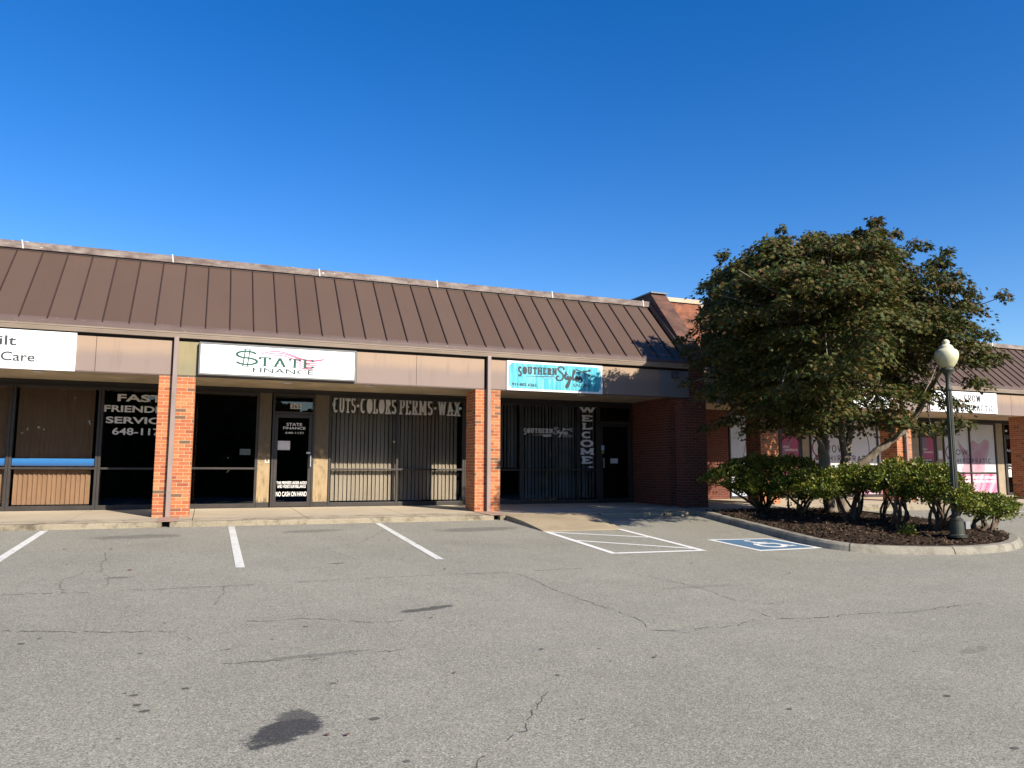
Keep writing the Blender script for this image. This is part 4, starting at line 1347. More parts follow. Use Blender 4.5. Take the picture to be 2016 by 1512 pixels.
mb.prism_x([(YF2 - 0.002, GB), (gy2 + 0.035, GB), (gy2 + 0.022, GB + 0.035), (gy2 + 0.010, GB + 0.062), (gy2, GB + 0.082), (gy2 - 0.006, GB + 0.11), (YF2 - 0.002, GB + 0.095)], 12.2, FX1, 20)
mb.build('gutter', M['gutter'], wing)
mb = MB(); mb.prism_x([(YE + DY - 0.006, ZE - 0.075), (YE + DY - 0.006, ZE + 0.004), (YE + DY + 0.05, ZE + 0.06), (YE + DY + 0.05, ZE - 0.075)], 12.2, FX1); mb.build('eave_flashing', M['flashing'], wing)
for a, b in [(12.2, 14.3), (14.31, 17.0), (17.01, 19.3), (19.5, 21.6), (21.61, 24.2), (24.21, 26.5), (26.51, 29.5), (29.51, 33)]:
    box(a, b, YF2, YF2 + 0.045, fz0, fz1).build('fascia_panel', M['fascia'], wing, bevel=0.003)
box(12.2, FX1, YF2 + 0.046, YF2 + 0.10, fz0 + 0.01, 3.49).build('fascia_backing', M['header'], wing)
for a, b in ((14.1, 14.72), (19.13, 19.73), (24.9, 25.5), (30.2, 30.8)):
    pillar(wing, a, b, YF2 + 0.004, YF2 + 0.62, -0.045, 2.678)
downspout(wing, 19.44, YF2, -0.03, GB + 0.01, (0.42, 2.27))
# brick parapet front seen beside the near roof end
box(11.52, 12.83, -0.62, -0.40, 3.4, 5.56).build('parapet_wall', M['brick_worn'], wing)
box(11.53, 12.87, -0.66, -0.36, 5.56, 5.68).build('parapet_coping', M['sidewalk'], wing)
box(12.86, 13.6, -0.30, -0.1, 3.4, 5.54).build('parapet_wall', M['brick_worn'], wing)
box(12.84, 13.64, -0.34, -0.06, 5.54, 5.64).build('parapet_coping', M['sidewalk'], wing)

WYD = YW2 - 0.010


def film(win, x0, x1, z0, z1, mat, y=None):
    y = WYD if y is None else y
    return box(x0, x1, y - 0.001, y, z0, z1).build('window_film', M[mat], win)


v0 = storefront(wing, 14.92, 16.45, 0.003, 2.62, (), (), YW2)
film(v0, 14.97, 16.40, 0.10, 2.57, 'print_blue')
decal('printed_line', ribbon(smooth_line([(15.30, 0.2), (15.36, 0.8), (15.46, 1.3), (15.62, 1.9), (15.9, 2.4)], 6), 0.02, 0.02), WYD - 0.003, M['crow_red'], v0)
box(16.47, 16.80, YW2 - 0.03, YW2 + 0.03, 0.003, 2.62).build('side_panel', M['panel_plain'], wing)
df3, d3, ga, gb = door(wing, 16.83, 17.75, 2.16, 2.62, YW2)
film(d3, ga + 0.005, gb - 0.005, 0.14, 2.05, 'print_magenta', YW2 - 0.028)
sans('lettering', 'CROW', 16.99, 17.25, 1.60, 1.665, YW2 - 0.032, M['white_bright'], d3)
sans('lettering', 'CHIROPRACTIC', 17.05, 17.59, 1.50, 1.57, YW2 - 0.032, M['white_bright'], d3)
box(17.66, 17.685, YW2 - 0.10, YW2 - 0.08, 0.95, 1.22).build('pull_handle', M['steel'], d3)
box(17.78, 18.06, YW2 - 0.03, YW2 + 0.03, 0.003, 2.62).build('side_panel', M['panel_plain'], wing)
v1 = storefront(wing, 18.09, 22.50, 0.003, 2.62, (0.82,), (20.99,), YW2)
film(v1, 18.15, 20.96, 0.85, 2.56, 'print_white'); film(v1, 21.02, 22.44, 0.85, 2.56, 'print_white')
film(v1, 18.15, 20.96, 0.11, 0.79, 'print_pink'); film(v1, 21.02, 22.44, 0.11, 0.79, 'print_pink')


def line_text(s, x0, x1, z0, z1, w):
    tot = sum(GLY[c][0] for c in s) + 0.22 * (len(s) - 1); k = (x1 - x0) / tot; out = []; x = x0
    for c in s:
        out += glyph(c, x, z0, GLY[c][0] * k, z1 - z0, w, w, 0, 0); x += (GLY[c][0] + 0.22) * k
    return out


big = ribbon(arc(18.47, 1.62, 0.27, 0.27, 20, 340, 20), 0.05, 0.05) + ribbon([(18.30, 1.36), (18.62, 1.36)], 0.05, 0.05) + ribbon(arc(18.50, 1.12, 0.27, 0.24, 40, 330, 20), 0.05, 0.05) + ribbon([(18.46, 1.34), (18.46, 0.90)], 0.05, 0.05)
decal('lettering', big, WYD - 0.003, M['crow_red'], v1)
decal('lettering', line_text('ROW', 18.78, 19.5, 1.47, 1.72, 0.032) + line_text('HIROPRATIC', 18.85, 20.80, 1.19, 1.385, 0.03), WYD - 0.0035, M['crow_ink'], v1)
decal('printed_curve', ribbon(arc(19.6, 1.65, 1.02, 1.02, -30, 60, 20), 0.03, 0.03), WYD - 0.003, M['crow_ink'], v1)
box(22.54, 22.88, YW2 - 0.03, YW2 + 0.03, 0.003, 2.62).build('side_panel', M['panel_plain'], wing)
df4, d4, ga, gb = door(wing, 22.90, 23.72, 2.16, 2.62, YW2)
film(d4, ga + 0.005, gb - 0.005, 0.14, 2.05, 'print_magenta', YW2 - 0.028)
sans('lettering', 'CROW', 23.06, 23.26, 1.60, 1.66, YW2 - 0.032, M['white_bright'], d4)
sans('lettering', 'CHIROPRACTIC', 23.10, 23.54, 1.50, 1.56, YW2 - 0.032, M['white_bright'], d4)
box(23.06, 23.50, YW2 - 0.034, YW2 - 0.031, 0.80, 1.30).build('notice_paper', M['black'], d4)
for k, (s, zz) in enumerate((('OPEN HOURS', 1.235), ('MON - FRI', 1.14), ('TUE - THU', 1.045), ('CALL US', 0.95))):
    sans('lettering', 'HOURS' if k == 0 else 'M T W T F', 23.10, 23.46, zz, zz + 0.05, YW2 - 0.036, M['white_bright'], d4) if k < 1 else box(23.10 + 0.03 * k, 23.46 - 0.02 * k, YW2 - 0.037, YW2 - 0.035, zz, zz + 0.045).build('paper_line', M['white_letters'], d4)
box(23.62, 23.64, YW2 - 0.10, YW2 - 0.08, 0.95, 1.22).build('pull_handle', M['steel'], d4)
pn = box(23.75, 24.02, YW2 - 0.03, YW2 + 0.03, 0.003, 2.62).build('side_panel', M['panel_plain'], wing)
box(23.795, 23.98, YW2 - 0.034, YW2 - 0.030, 1.31, 1.60).build('notice_paper', M['paper'], pn)
v2 = storefront(wing, 24.05, 26.72, 0.003, 2.62, (0.82,), (25.37,), YW2)
film(v2, 24.11, 25.34, 0.85, 2.56, 'print_white'); film(v2, 25.40, 26.66, 0.85, 2.56, 'print_white')
film(v2, 24.11, 25.34, 0.11, 0.79, 'print_pink'); film(v2, 25.40, 26.66, 0.11, 0.79, 'print_pink')
rose = smooth_line([(24.75, 2.06), (24.95, 1.80), (25.20, 1.62), (25.34, 1.50), (25.50, 1.98), (25.85, 1.86), (26.15, 2.02), (26.38, 1.92), (26.30, 1.5), (26.1, 1.15), (26.0, 0.86), (24.95, 0.86), (25.05, 1.2), (24.9, 1.6), (24.75, 2.06)], 5)
decal('printed_shape', [[tuple(p) for p in rose[:-1]]], WYD - 0.002, M['print_rose'], v2)
decal('lettering', line_text('OW', 24.66, 25.28, 1.45, 1.65, 0.03) + line_text('HIRO', 24.64, 25.33, 1.16, 1.34, 0.028) + line_text('PRATIC', 25.44, 26.42, 1.16, 1.34, 0.028), WYD - 0.004, M['crow_ink'], v2)
decal('lettering', ribbon(arc(24.40, 1.55, 0.22, 0.22, 20, 340, 18), 0.045, 0.045) + ribbon([(24.24, 1.32), (24.58, 1.32)], 0.045, 0.045) + ribbon([(24.40, 1.32), (24.40, 0.95)], 0.045, 0.045), WYD - 0.004, M['crow_red'], v2)
sans('lettering', 'NECK • ARM', 24.50, 25.32, 0.615, 0.70, WYD - 0.004, M['white_bright'], v2, 0.02)
sans('lettering', 'KNEE • EAR • SHOULDER', 25.43, 26.62, 0.615, 0.70, WYD - 0.004, M['white_bright'], v2, 0.02)
sans('lettering', 'BACK • WRIST', 24.50, 25.32, 0.48, 0.555, WYD - 0.004, M['white_bright'], v2, 0.02)
sans('lettering', 'MIGRAINE • SCIATICA', 25.43, 26.62, 0.48, 0.555, WYD - 0.004, M['white_bright'], v2, 0.02)
box(26.75, 27.09, YW2 - 0.03, YW2 + 0.03, 0.003, 2.62).build('side_panel', M['panel_plain'], wing)
df5, d5, ga, gb = door(wing, 27.12, 28.1, 2.16, 2.62, YW2)
decal('lettering', [ngon(27.33, 2.36, 0.07, 0.04, 16)], YW2 - 0.008, M['white_letters'], df5)
sans('lettering', 'Advantage', 27.25, 27.95, 1.56, 1.70, YW2 - 0.032, M['white_letters'], d5, 0.012)
sans('lettering', 'OPEN HOURS', 27.27, 27.9, 1.10, 1.16, YW2 - 0.032, M['white_letters'], d5, 0.01)
sans('lettering', 'Mon - Fri', 27.30, 27.8, 0.99, 1.05, YW2 - 0.032, M['white_bright'], d5, 0.02)
box(27.28, 27.43, YW2 - 0.034, YW2 - 0.031, 0.676, 0.95).build('notice_paper', M['white_bright'], d5)
v3 = storefront(wing, 28.13, 32.9, 0.003, 2.62, (0.82,), (30.4,), YW2)

sg4 = thing('shop_sign', (22.0, YF2, 2.705), 'white flat sign with tall thin black capitals on the far fascia', 'sign')
SY2 = YF2 - 0.008
box(20.55, 23.49, SY2 - 0.03, SY2, 2.707, 3.36).build('sign_panel', M['sign_white'], sg4, bevel=0.003)
RT = dict(wv=0.20, wh=0.06, sl=0.32, st=0.04, gap=0.12)
decal('lettering', serif_text('CROW', 22.02, 22.76, 3.06, 3.27, **RT) + serif_text('CHIROPRACTIC', 21.36, 23.33, 2.77, 2.965, **RT), SY2 - 0.034, M['black'], sg4)
sg5 = thing('shop_sign', (17.9, YF2, 2.75), 'blank white flat sign glimpsed between the tree branches', 'sign')
box(16.5, 19.0, SY2 - 0.03, SY2, 2.72, 3.34).build('sign_panel', M['sign_white'], sg5, bevel=0.003)
pot = thing('planter_pot', (28.0, 0.2, 0.0), 'small pale concrete pot beside the pillar at the right edge', 'planter')
mb = MB(); mb.lathe(28.0, 0.55, [(0.13, 0.0), (0.15, 0.04), (0.2, 0.3), (0.23, 0.42), (0.23, 0.46), (0.19, 0.46), (0.18, 0.40)], 16)
mb.build('bowl', M['pot'], pot, True)

# ------------------------------------------------------------------ lamp post
LX, LYY, LZ = 12.566, -8.505, -0.30
lp = thing('street_lamp', (LX, LYY, LZ), 'dark green fluted lamp post with cream acorn globe on the planting island', 'street lamp')
mb = MB(); mb.lathe(LX, LYY, [(0.155, LZ), (0.155, -0.262), (0.13, -0.25), (0.122, -0.235), (0.116, -0.10), (0.108, -0.01), (0.112, 0.0), (0.112, 0.02), (0.09, 0.035), (0.072, 0.05), (0.066, 0.075)], 20)
mb.build('base', M['lamp_metal'], lp)
mb = MB(); mb.lathe(LX, LYY, [(0.062, 0.07), (0.060, 0.8), (0.056, 1.6), (0.052, 2.34)], 24, 0.16)
mb.build('pole', M['lamp_metal'], lp)
mb = MB(); mb.lathe(LX, LYY, [(0.054, 2.34), (0.064, 2.352), (0.064, 2.385), (0.050, 2.40), (0.040, 2.46), (0.042, 2.56), (0.054, 2.63), (0.085, 2.69), (0.118, 2.715), (0.118, 2.735), (0.105, 2.745), (0.100, 2.765)], 24)
mb.build('neck', M['lamp_metal'], lp, True)
mb = MB(); mb.lathe(LX, LYY, [(0.098, 2.755), (0.128, 2.80), (0.168, 2.865), (0.195, 2.94), (0.202, 3.0), (0.196, 3.05), (0.175, 3.085), (0.140, 3.108), (0.124, 3.115), (0.122, 3.135), (0.108, 3.165), (0.075, 3.192), (0.055, 3.203), (0.060, 3.218), (0.068, 3.238), (0.058, 3.262), (0.034, 3.285), (0.006, 3.296)], 28)
mb.build('lamp_globe', M['globe'], lp, True)
mb = MB(); mb.box(LX + 0.13, LX + 0.25, LYY - 0.08, LYY + 0.03, -0.16, -0.02); mb.box(LX + 0.09, LX + 0.13, LYY - 0.03, LYY + 0.01, -0.10, -0.07)
mb.build('junction_box', M['box_grey'], lp, bevel=0.01)

# ------------------------------------------------------------------ plants
MAPLE = np.array([(0, 0), (0.42, 0.06), (0.24, 0.32), (0.52, 0.72), (0.16, 0.58), (0.0, 1.08), (-0.16, 0.58), (-0.52, 0.72), (-0.24, 0.32), (-0.42, 0.06)])
OVAL = np.array([(0, 0), (0.2, 0.3), (0.2, 0.7), (0, 1.0), (-0.2, 0.7), (-0.2, 0.3)])


def leaf_cloud(name, P, D, N, size, shape, mat, parent, fold=0.25):
    """P positions, D tip directions, N face normals, one polygon per leaf"""
    n, k = len(P), len(shape)
    D = D / np.linalg.norm(D, axis=1, keepdims=True)
    T = np.cross(D, N); T /= (np.linalg.norm(T, axis=1, keepdims=True) + 1e-9)
    N = np.cross(T, D)
    sx, sy = shape[:, 0], shape[:, 1]
    V = P[:, None, :] + size[:, None, None] * (sx[None, :, None] * T[:, None, :] + sy[None, :, None] * D[:, None, :] - (fold * (np.abs(sx) + 0.5 * sy ** 2))[None, :, None] * N[:, None, :])
    V = V.reshape(-1, 3) - ORG[parent.name]
    me = bpy.data.meshes.new(name)
    me.vertices.add(n * k); me.loops.add(n * k); me.polygons.add(n)
    me.vertices.foreach_set('co', V.astype(np.float32).ravel())
    me.loops.foreach_set('vertex_index', np.arange(n * k, dtype=np.int32))
    me.polygons.foreach_set('loop_start', np.arange(0, n * k, k, dtype=np.int32))
    me.polygons.foreach_set('loop_total', np.full(n, k, dtype=np.int32))
    me.update(calc_edges=True); me.validate()
    me.materials.append(mat)
    o = bpy.data.objects.new(name, me)
    COL.objects.link(o)
    o.parent = parent
    ORG[o.name] = ORG[parent.name]
    return o


# the maple
tr = thing('maple_tree', (13.5, -4.7, -0.12), 'broad bronze green maple with forked grey trunks on the planting island', 'tree')
LIMBS = [
    ([(13.35, -4.75, -0.15), (13.24, -4.75, 0.4), (13.19, -4.75, 0.9), (13.18, -4.75, 1.3), (13.26, -4.7, 1.6)], 0.15, 0.115),
    ([(13.17, -4.75, 1.25), (12.95, -4.9, 1.50), (12.66, -5.0, 1.74), (12.2, -5.1, 2.3), (11.5, -5.3, 3.0), (10.8, -5.3, 3.7)], 0.07, 0.02),
    ([(13.26, -4.7, 1.6), (13.12, -4.6, 2.4), (13.3, -4.5, 3.1), (13.15, -4.4, 4.2), (12.8, -4.3, 5.4)], 0.09, 0.02),
    ([(13.26, -4.7, 1.55), (13.5, -4.3, 2.2), (13.67, -4.2, 2.8), (13.9, -4.0, 3.8), (14.0, -3.8, 5.0)], 0.075, 0.02),
    ([(13.70, -4.65, -0.15), (13.73, -4.65, 0.4), (13.80, -4.68, 0.8), (13.90, -4.7, 1.12)], 0.17, 0.13),
    ([(13.88, -4.7, 1.08), (13.68, -4.8, 1.78), (13.64, -4.9, 2.7), (13.8, -5.1, 3.6), (13.6, -5.3, 5.2), (13.5, -5.3, 6.0)], 0.09, 0.018),
    ([(13.90, -4.7, 1.1), (14.14, -4.6, 1.85), (14.3, -4.6, 3.1), (14.5, -4.7, 4.4), (14.4, -4.9, 5.4), (14.3, -5.0, 5.8)], 0.10, 0.015),
    ([(13.78, -4.72, 0.72), (14.22, -5.0, 1.15), (14.6, -5.3, 1.55), (14.95, -5.6, 1.98), (15.1, -6.0, 2.7), (15.1, -6.5, 3.3), (14.9, -6.9, 4.0), (14.7, -7.1, 4.6)], 0.115, 0.02),
    ([(14.9, -5.55, 1.95), (15.2, -5.2, 2.4), (15.6, -4.8, 3.0), (15.7, -4.2, 3.8)], 0.055, 0.015),
    ([(14.14, -4.6, 1.85), (14.4, -3.8, 2.8), (14.8, -3.2, 3.8), (14.8, -3.0, 4.8)], 0.06, 0.015),
    ([(13.69, -4.8, 1.9), (13.3, -5.6, 2.8), (12.5, -6.6, 3.6), (11.6, -7.2, 4.4)], 0.06, 0.015),
    ([(14.6, -5.3, 1.55), (14.5, -6.2, 2.2), (14.2, -7.0, 3.0), (13.7, -7.4, 4.2)], 0.05, 0.015),
    ([(12.66, -5.0, 1.74), (12.2, -5.9, 2.5), (11.4, -6.9, 3.3), (10.5, -7.7, 3.9)], 0.045, 0.015),
    ([(14.3, -4.6, 3.1), (14.2, -5.4, 3.9), (13.8, -6.2, 5.0), (13.3, -6.5, 6.0)], 0.055, 0.015)]
wood = MB()
limb_pts = []
for pts_, r0, r1 in LIMBS:
    sp_ = smooth_line(pts_, 5)
    rr = [r0 + (r1 - r0) * (i / (len(sp_) - 1)) ** 0.8 for i in range(len(sp_))]
    sp_ = [p + RNG.normal(0, 0.012, 3) for p in sp_]
    wood.tube(sp_, rr, 9)
    limb_pts += [(p, r) for p, r in zip(sp_, rr)]
LP = np.array([p for p, _ in limb_pts])
clumps = []
tries = 0
CC = np.array([12.45, -6.05, 3.75])
UU = np.array([0.7071, 0.7071, 0.0]); VV = np.array([0.7071, -0.7071, 0.0])
while len(clumps) < 330 and tries < 40000:
    tries += 1
    d = RNG.normal(0, 1, 3); d /= np.linalg.norm(d)
    rad = RNG.uniform(0.30, 1.0) ** 0.5 * RNG.uniform(0.9, 1.1)
    ax = np.array([4.2, 2.3 if d[1] > 0 else 2.55, 1.75 if d[2] > 0 else 2.0])
    g = (np.abs(d) ** 2.15).sum() ** (-1 / 2.15)
    l = d * ax * g * rad
    p = CC + UU * l[0] + VV * l[1] + np.array([0, 0, l[2]])
    if p[1] > -1.85 or p[2] < 1.66 + 0.17 * max(0, -l[0] - 0.4): continue
    # thin, open part low on the right where limbs and shopfront show through
    if p[2] < 3.3 and 0.0 < l[1] < 2.3 and RNG.random() < 0.85: continue
    if p[2] < 2.6 and abs(l[1]) < 0.7 and RNG.random() < 0.5: continue
    q = p - np.array([12.566, -8.505, p[2]])
    if abs(q @ VV) < 1.15 and q @ UU < 0.9: continue     # pruned clear of the lamp
    if any(np.linalg.norm((p - c[0]) * (1, 1, 2.0)) < 0.52 for c in clumps): continue
    clumps.append((p, RNG.uniform(0.42, 0.70), 1.0))
for sx, sy, sz, rr in [(11.85, -5.15, 6.26, 0.13), (11.83, -5.13, 5.98, 0.2), (12.3, -5.6, 6.02, 0.24), (13.23, -6.53, 6.22, 0.16), (13.23, -6.53, 5.96, 0.26), (13.21, -6.51, 5.66, 0.4), (13.77, -7.07, 5.62, 0.28), (14.14, -7.43, 5.40, 0.15), (14.0, -7.3, 5.2, 0.3), (11.29, -4.59, 5.62, 0.26), (10.84, -4.14, 5.25, 0.24), (14.4, -7.7, 4.42, 0.18), (14.3, -7.6, 4.25, 0.3), (14.55, -7.85, 3.62, 0.22), (12.59, -5.89, 5.75, 0.3), (12.95, -6.25, 5.72, 0.3), (10.72, -4.0, 4.78, 0.25), (14.55, -7.85, 3.15, 0.28), (14.4, -7.7, 2.65, 0.3), (14.15, -7.45, 1.85, 0.34), (13.8, -7.1, 1.72, 0.36), (13.4, -6.7, 1.85, 0.36), (10.65, -3.9, 4.2, 0.4), (10.6, -3.9, 3.5, 0.42), (10.7, -4.0, 2.75, 0.45), (10.95, -4.2, 2.0, 0.42), (11.4, -4.6, 1.85, 0.45), (12.0, -5.3, 1.75, 0.4), (12.4, -5.7, 1.72, 0.34), (13.5, -6.8, 5.5, 0.25), (14.2, -7.5, 4.9, 0.22), (14.1, -7.4, 2.25, 0.35)]:
    clumps.append((np.array([sx, sy, sz]), rr, 1.0))
    if rr < 0.27 and sz > 3.5:
        inw = np.array([CC[0] - sx, CC[1] - sy, 0]) * 0.05
        clumps.append((np.array([sx, sy, sz - 0.24]) + inw, rr * 1.35, 1.0)); clumps.append((np.array([sx, sy, sz - 0.5]) + inw * 2, rr * 1.8, 1.0))
for c, R_, dens in list(clumps):
    if c[2] > CC[2] + 0.9 and R_ > 0.3 and RNG.random() < 0.75:
        q = c + np.array([RNG.uniform(-0.3, 0.3), RNG.uniform(-0.3, 0.3), RNG.uniform(0.08, 0.26)])
        clumps.append((q, RNG.uniform(0.08, 0.14), 0.8)); clumps.append(((q + c) / 2, 0.2, 0.8))
    elif R_ > 0.3 and RNG.random() < 0.3:
        o_ = (c - CC) * (1, 1, 0.3); o_ /= np.linalg.norm(o_)
        clumps.append((c + o_ * (R_ + RNG.uniform(0.0, 0.15)) + np.array([0, 0, RNG.uniform(-0.1, 0.2)]), RNG.uniform(0.10, 0.16), 0.8))
P, D, N, SZ = [], [], [], []
for c, R_, dens in clumps:
    i = np.argmin(np.linalg.norm((LP - c) * (1, 1, 0.8), axis=1))
    q = LP[i]
    mid = (q + c) / 2 + np.array([0, 0, -0.12]) + RNG.normal(0, 0.07, 3)
    tip = c + (c - CC) / (np.linalg.norm(c - CC) + 1e-6) * 0.25 * R_
    tw = smooth_line([q, mid, c, tip], 4)
    wood.tube(tw, [0.014 - 0.010 * k / (len(tw) - 1) for k in range(len(tw))], 5)
    n = int(dens * 760 * R_ ** 1.6) + 40
    a = RNG.uniform(0, 2 * math.pi, n); rr = R_ * np.sqrt(RNG.uniform(0, 1, n)) * RNG.uniform(0.7, 1.15, n)
    out = (c - CC) * (1, 1, 0.0); out /= (np.linalg.norm(out) + 1e-6)
    x_ = rr * np.cos(a); y_ = rr * np.sin(a)
    z_ = RNG.normal(0, 0.045 + 0.03 * R_, n) - 0.34 * rr ** 2 / R_ + 0.05 - 0.16 * (x_ * out[0] + y_ * out[1])
    P.append(np.stack([c[0] + x_, c[1] + y_, c[2] + z_], 1))
    dd = np.stack([np.cos(a), np.sin(a), np.full(n, -0.75)], 1) + RNG.normal(0, 0.45, (n, 3)) + out * 0.35
    D.append(dd)
    nn = np.array([0, 0, 1.0]) + np.stack([np.cos(a), np.sin(a), np.zeros(n)], 1) * 0.55 + RNG.normal(0, 0.42, (n, 3))
    N.append(nn)
    SZ.append(RNG.uniform(0.055, 0.10, n))
P, D, N, SZ = map(np.concatenate, (P, D, N, SZ))
wood.build('trunk', M['bark'], tr, True)
leaf_cloud('crown', P, D, N, SZ, MAPLE, M['tree_leaf'], tr)
print('tree leaves', len(P))

# shrubs on the island
SHRUBS = [
    ('wide dark shrub in the maple shade nearest the brick arch', (12.04, -3.92), [(11.15, -3.95, 0.66, 0.66, 0.5, 0.24), (11.95, -3.9, 0.90, 0.85, 0.6, 0.26), (12.85, -3.85, 0.95, 0.78, 0.6, 0.22), (12.1, -4.15, 0.52, 0.80, 0.5, 0.26), (11.5, -4.2, 0.44, 0.50, 0.4, 0.18)]),
    ('low rounded shrub directly left of the maple trunks', (12.43, -4.76), [(12.05, -4.85, 0.40, 0.50, 0.45, 0.27), (12.75, -4.85, 0.66, 0.68, 0.5, 0.24), (12.5, -5.0, 0.40, 0.5, 0.4, 0.2)]),
    ('twisted stemmed shrub in front of the maple trunks', (12.26, -6.45), [(11.85, -6.5, 0.62, 0.55, 0.5, 0.24), (12.45, -6.45, 0.76, 0.62, 0.5, 0.20), (11.5, -6.5, 0.46, 0.40, 0.4, 0.20), (12.2, -6.6, 0.52, 0.5, 0.4, 0.16)]),
    ('small shrub with pale thin stems right of the maple', (12.95, -6.58), [(12.9, -6.6, 0.70, 0.52, 0.45, 0.22), (13.45, -6.5, 0.70, 0.55, 0.45, 0.22)]),
    ('thick trunked shrub with a tall domed top mid island', (12.49, -7.32), [(12.25, -7.35, 0.64, 0.55, 0.45, 0.24), (12.75, -7.3, 0.80, 0.58, 0.45, 0.25), (12.6, -7.6, 0.44, 0.5, 0.35, 0.18)]),
    ('sunlit shrub hiding the lower lamp pole', (13.0, -7.72), [(13.0, -7.75, 0.70, 0.55, 0.42, 0.25), (12.42, -8.72, 0.34, 0.30, 0.18, 0.20), (12.7, -8.2, 0.48, 0.50, 0.36, 0.28), (13.2, -7.9, 0.42, 0.5, 0.4, 0.24)]),
    ('low leaning shrub past the lamp post at the island tip', (13.7, -8.15), [(13.5, -8.3, 0.20, 0.45, 0.32, 0.20), (14.05, -8.05, 0.18, 0.55, 0.38, 0.25), (14.5, -7.95, 0.12, 0.34, 0.30, 0.22)])]
for label, (bx_, by_), blobs in SHRUBS:
    bz = bed_z(bx_, by_)
    sh = thing('shrub', (bx_, by_, bz), label, 'shrub', 'shrubs on the planting island')
    st = MB()
    P, D, N, SZ = [], [], [], []
    for (ex, ey, ez, rx, ry, rz) in blobs:
        for k in range(3):
            e = np.array([ex + RNG.uniform(-0.6, 0.6) * rx, ey + RNG.uniform(-0.6, 0.6) * ry, ez + 0.02])
            b = np.array([bx_ + RNG.uniform(-0.14, 0.14), by_ + RNG.uniform(-0.10, 0.10), bz - 0.03])
            m1 = b + (e - b) * 0.35 + np.array([RNG.uniform(-0.12, 0.12), RNG.uniform(-0.1, 0.1), -0.02])
            m2 = b + (e - b) * 0.7 + np.array([RNG.uniform(-0.10, 0.10), RNG.uniform(-0.1, 0.1), 0.04])
            ln_ = smooth_line([b, m1, m2, e], 4)
            r0 = RNG.uniform(0.024, 0.05)
            st.tube(ln_, [r0 - (r0 - 0.009) * i / (len(ln_) - 1) for i in range(len(ln_))], 6)
        # leafy pads: many small tufts over the blob
        nt = int(150 * rx * ry / 0.25) + 34
        d = RNG.normal(0, 1, (nt, 3)); d /= np.linalg.norm(d, axis=1, keepdims=True)
        d[:, 2] = np.abs(d[:, 2]) * np.where(RNG.random(nt) < 0.74, 1, -0.7)
        rad = RNG.uniform(0.6, 1.06, nt) * np.where(RNG.random(nt) < 0.12, 1.25, 1.0)
        tc = np.array([ex, ey, ez]) + d * np.array([rx, ry, rz]) * rad[:, None] + RNG.normal(0, 0.03, (nt, 3))
        for c, dd in zip(tc, d):
            n = RNG.integers(14, 26)
            o_ = RNG.normal(0, 1, (n, 3)); o_ /= np.linalg.norm(o_, axis=1, keepdims=True)
            o_[:, 2] = o_[:, 2] * 0.7 + 0.25
            P.append(c + o_ * RNG.uniform(0.01, 0.075, (n, 1)))
            D.append(o_ + dd * 0.5 + np.array([0, 0, 0.25]))
            N.append(dd * 0.5 + np.array([0, 0, 0.8]) + RNG.normal(0, 0.5, (n, 3)))
            SZ.append(RNG.uniform(0.030, 0.058, n))
    st.build('stems', M['stem'], sh, True)
    P, D, N, SZ = map(np.concatenate, (P, D, N, SZ))
    leaf_cloud('foliage', P, D, N, SZ, OVAL * (1.5, 1), M['bush_leaf'], sh, 0.15)

# small weed at the foot of the shrubs
wd = thing('weed', (11.95, -8.0, bed_z(11.95, -8.0)), 'small bright green weed sprouting from the mulch left of the lamp base', 'weed')
n = 160
o_ = RNG.normal(0, 1, (n, 3)); o_[:, 2] = np.abs(o_[:, 2]); o_ /= np.linalg.norm(o_, axis=1, keepdims=True)
leaf_cloud('leaves', np.array([11.95, -8.0, bed_z(11.95, -8.0)]) + o_ * RNG.uniform(0.02, 0.2, (n, 1)), o_, np.array([0, 0, 1.0]) + RNG.normal(0, 0.4, (n, 3)), RNG.uniform(0.04, 0.07, n), OVAL * (1.6, 1), M['bush_leaf'], wd)

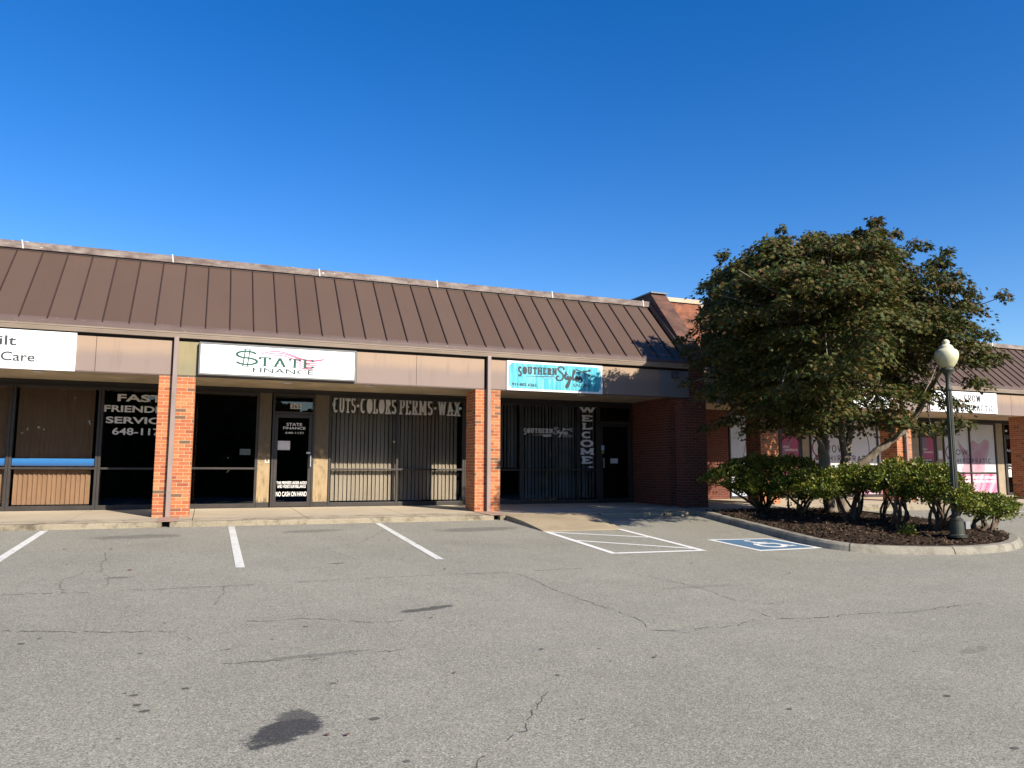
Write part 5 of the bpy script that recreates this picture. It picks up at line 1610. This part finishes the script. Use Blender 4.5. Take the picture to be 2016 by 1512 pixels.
# dry leaves on the lot
LEAVES = [(-1.82, -5.96), (-1.22, -6.1), (-2.16, -5.29), (-1.58, -7.29), (2.11, -5.49), (2.79, -6.06), (2.56, -7.91), (6.45, -9.18), (1.78, -12.87), (3.45, -12.97), (-0.82, -7.88), (3.13, -6.54), (0.73, -13.76), (2.93, -8.77), (0.83, -13.79), (7.27, -10.19), (5.75, -3.75), (5.68, -3.85), (5.60, -3.72), (5.73, -3.95), (-0.4, -3.75), (0.9, -3.7), (-1.5, -3.72)]
for (x, y) in LEAVES:
    a = random.uniform(0, 6.28); s = random.uniform(0.035, 0.06)
    V = []
    for u, v in MAPLE:
        v -= 0.5
        V.append((x + s * (u * math.cos(a) - v * math.sin(a)), y + s * (u * math.sin(a) + v * math.cos(a)), gz(x, y) + 0.008 + s * 0.35 * (abs(u) + random.uniform(0, 0.25))))
    tag(place('fallen_leaf', V, [tuple(range(len(V)))], M['leafdry']), 'small dry brown leaf lying on the grey asphalt', 'leaf', 'dry leaves on the asphalt')

# wood across the road, seen only mirrored in the shop glass
n = 36000
tx = RNG.uniform(-90, 90, n)
hh = 10.4 + 0.5 * np.sin(tx * 0.37) + 0.5 * np.sin(tx * 0.9 + 1) - 2.3 * np.exp(-((tx - 7.8) / 3.6) ** 2) - 1.7 * np.exp(-((tx - 27) / 4) ** 2) - 1.4 * np.exp(-((tx + 6) / 2.5) ** 2) - 1.3 * np.exp(-((tx - 38) / 3) ** 2)
P = np.stack([tx, RNG.uniform(-66, -58, n), gz(0, -60) + hh * RNG.uniform(0, 1, n) ** 1.25], 1)
far = bpy.data.objects.new('far_wood', None)
ORG['tmp_far'] = np.zeros(3)


class _R: name = 'tmp_far'


D = RNG.normal(0, 1, (n, 3)); N = RNG.normal(0, 1, (n, 3)) + np.array([0, 1.2, 0.5])
bpy.data.objects.remove(far)
V = (P[:, None, :] + RNG.uniform(0.28, 0.5, (n, 1, 1)) * np.stack([np.stack([np.cos(t + D[:, 0]), D[:, 1] * 0.3 + 0 * t, np.sin(t + D[:, 0])], 1) for t in np.linspace(0, 2 * math.pi, 6)[:-1]], 1)).reshape(-1, 3)
fw = place('far_wood', V, [tuple(range(i * 5, i * 5 + 5)) for i in range(n)], M['far_leaf'])
tag(fw, 'dark tree line across the road mirrored in the shop windows', 'wood', kind='stuff')
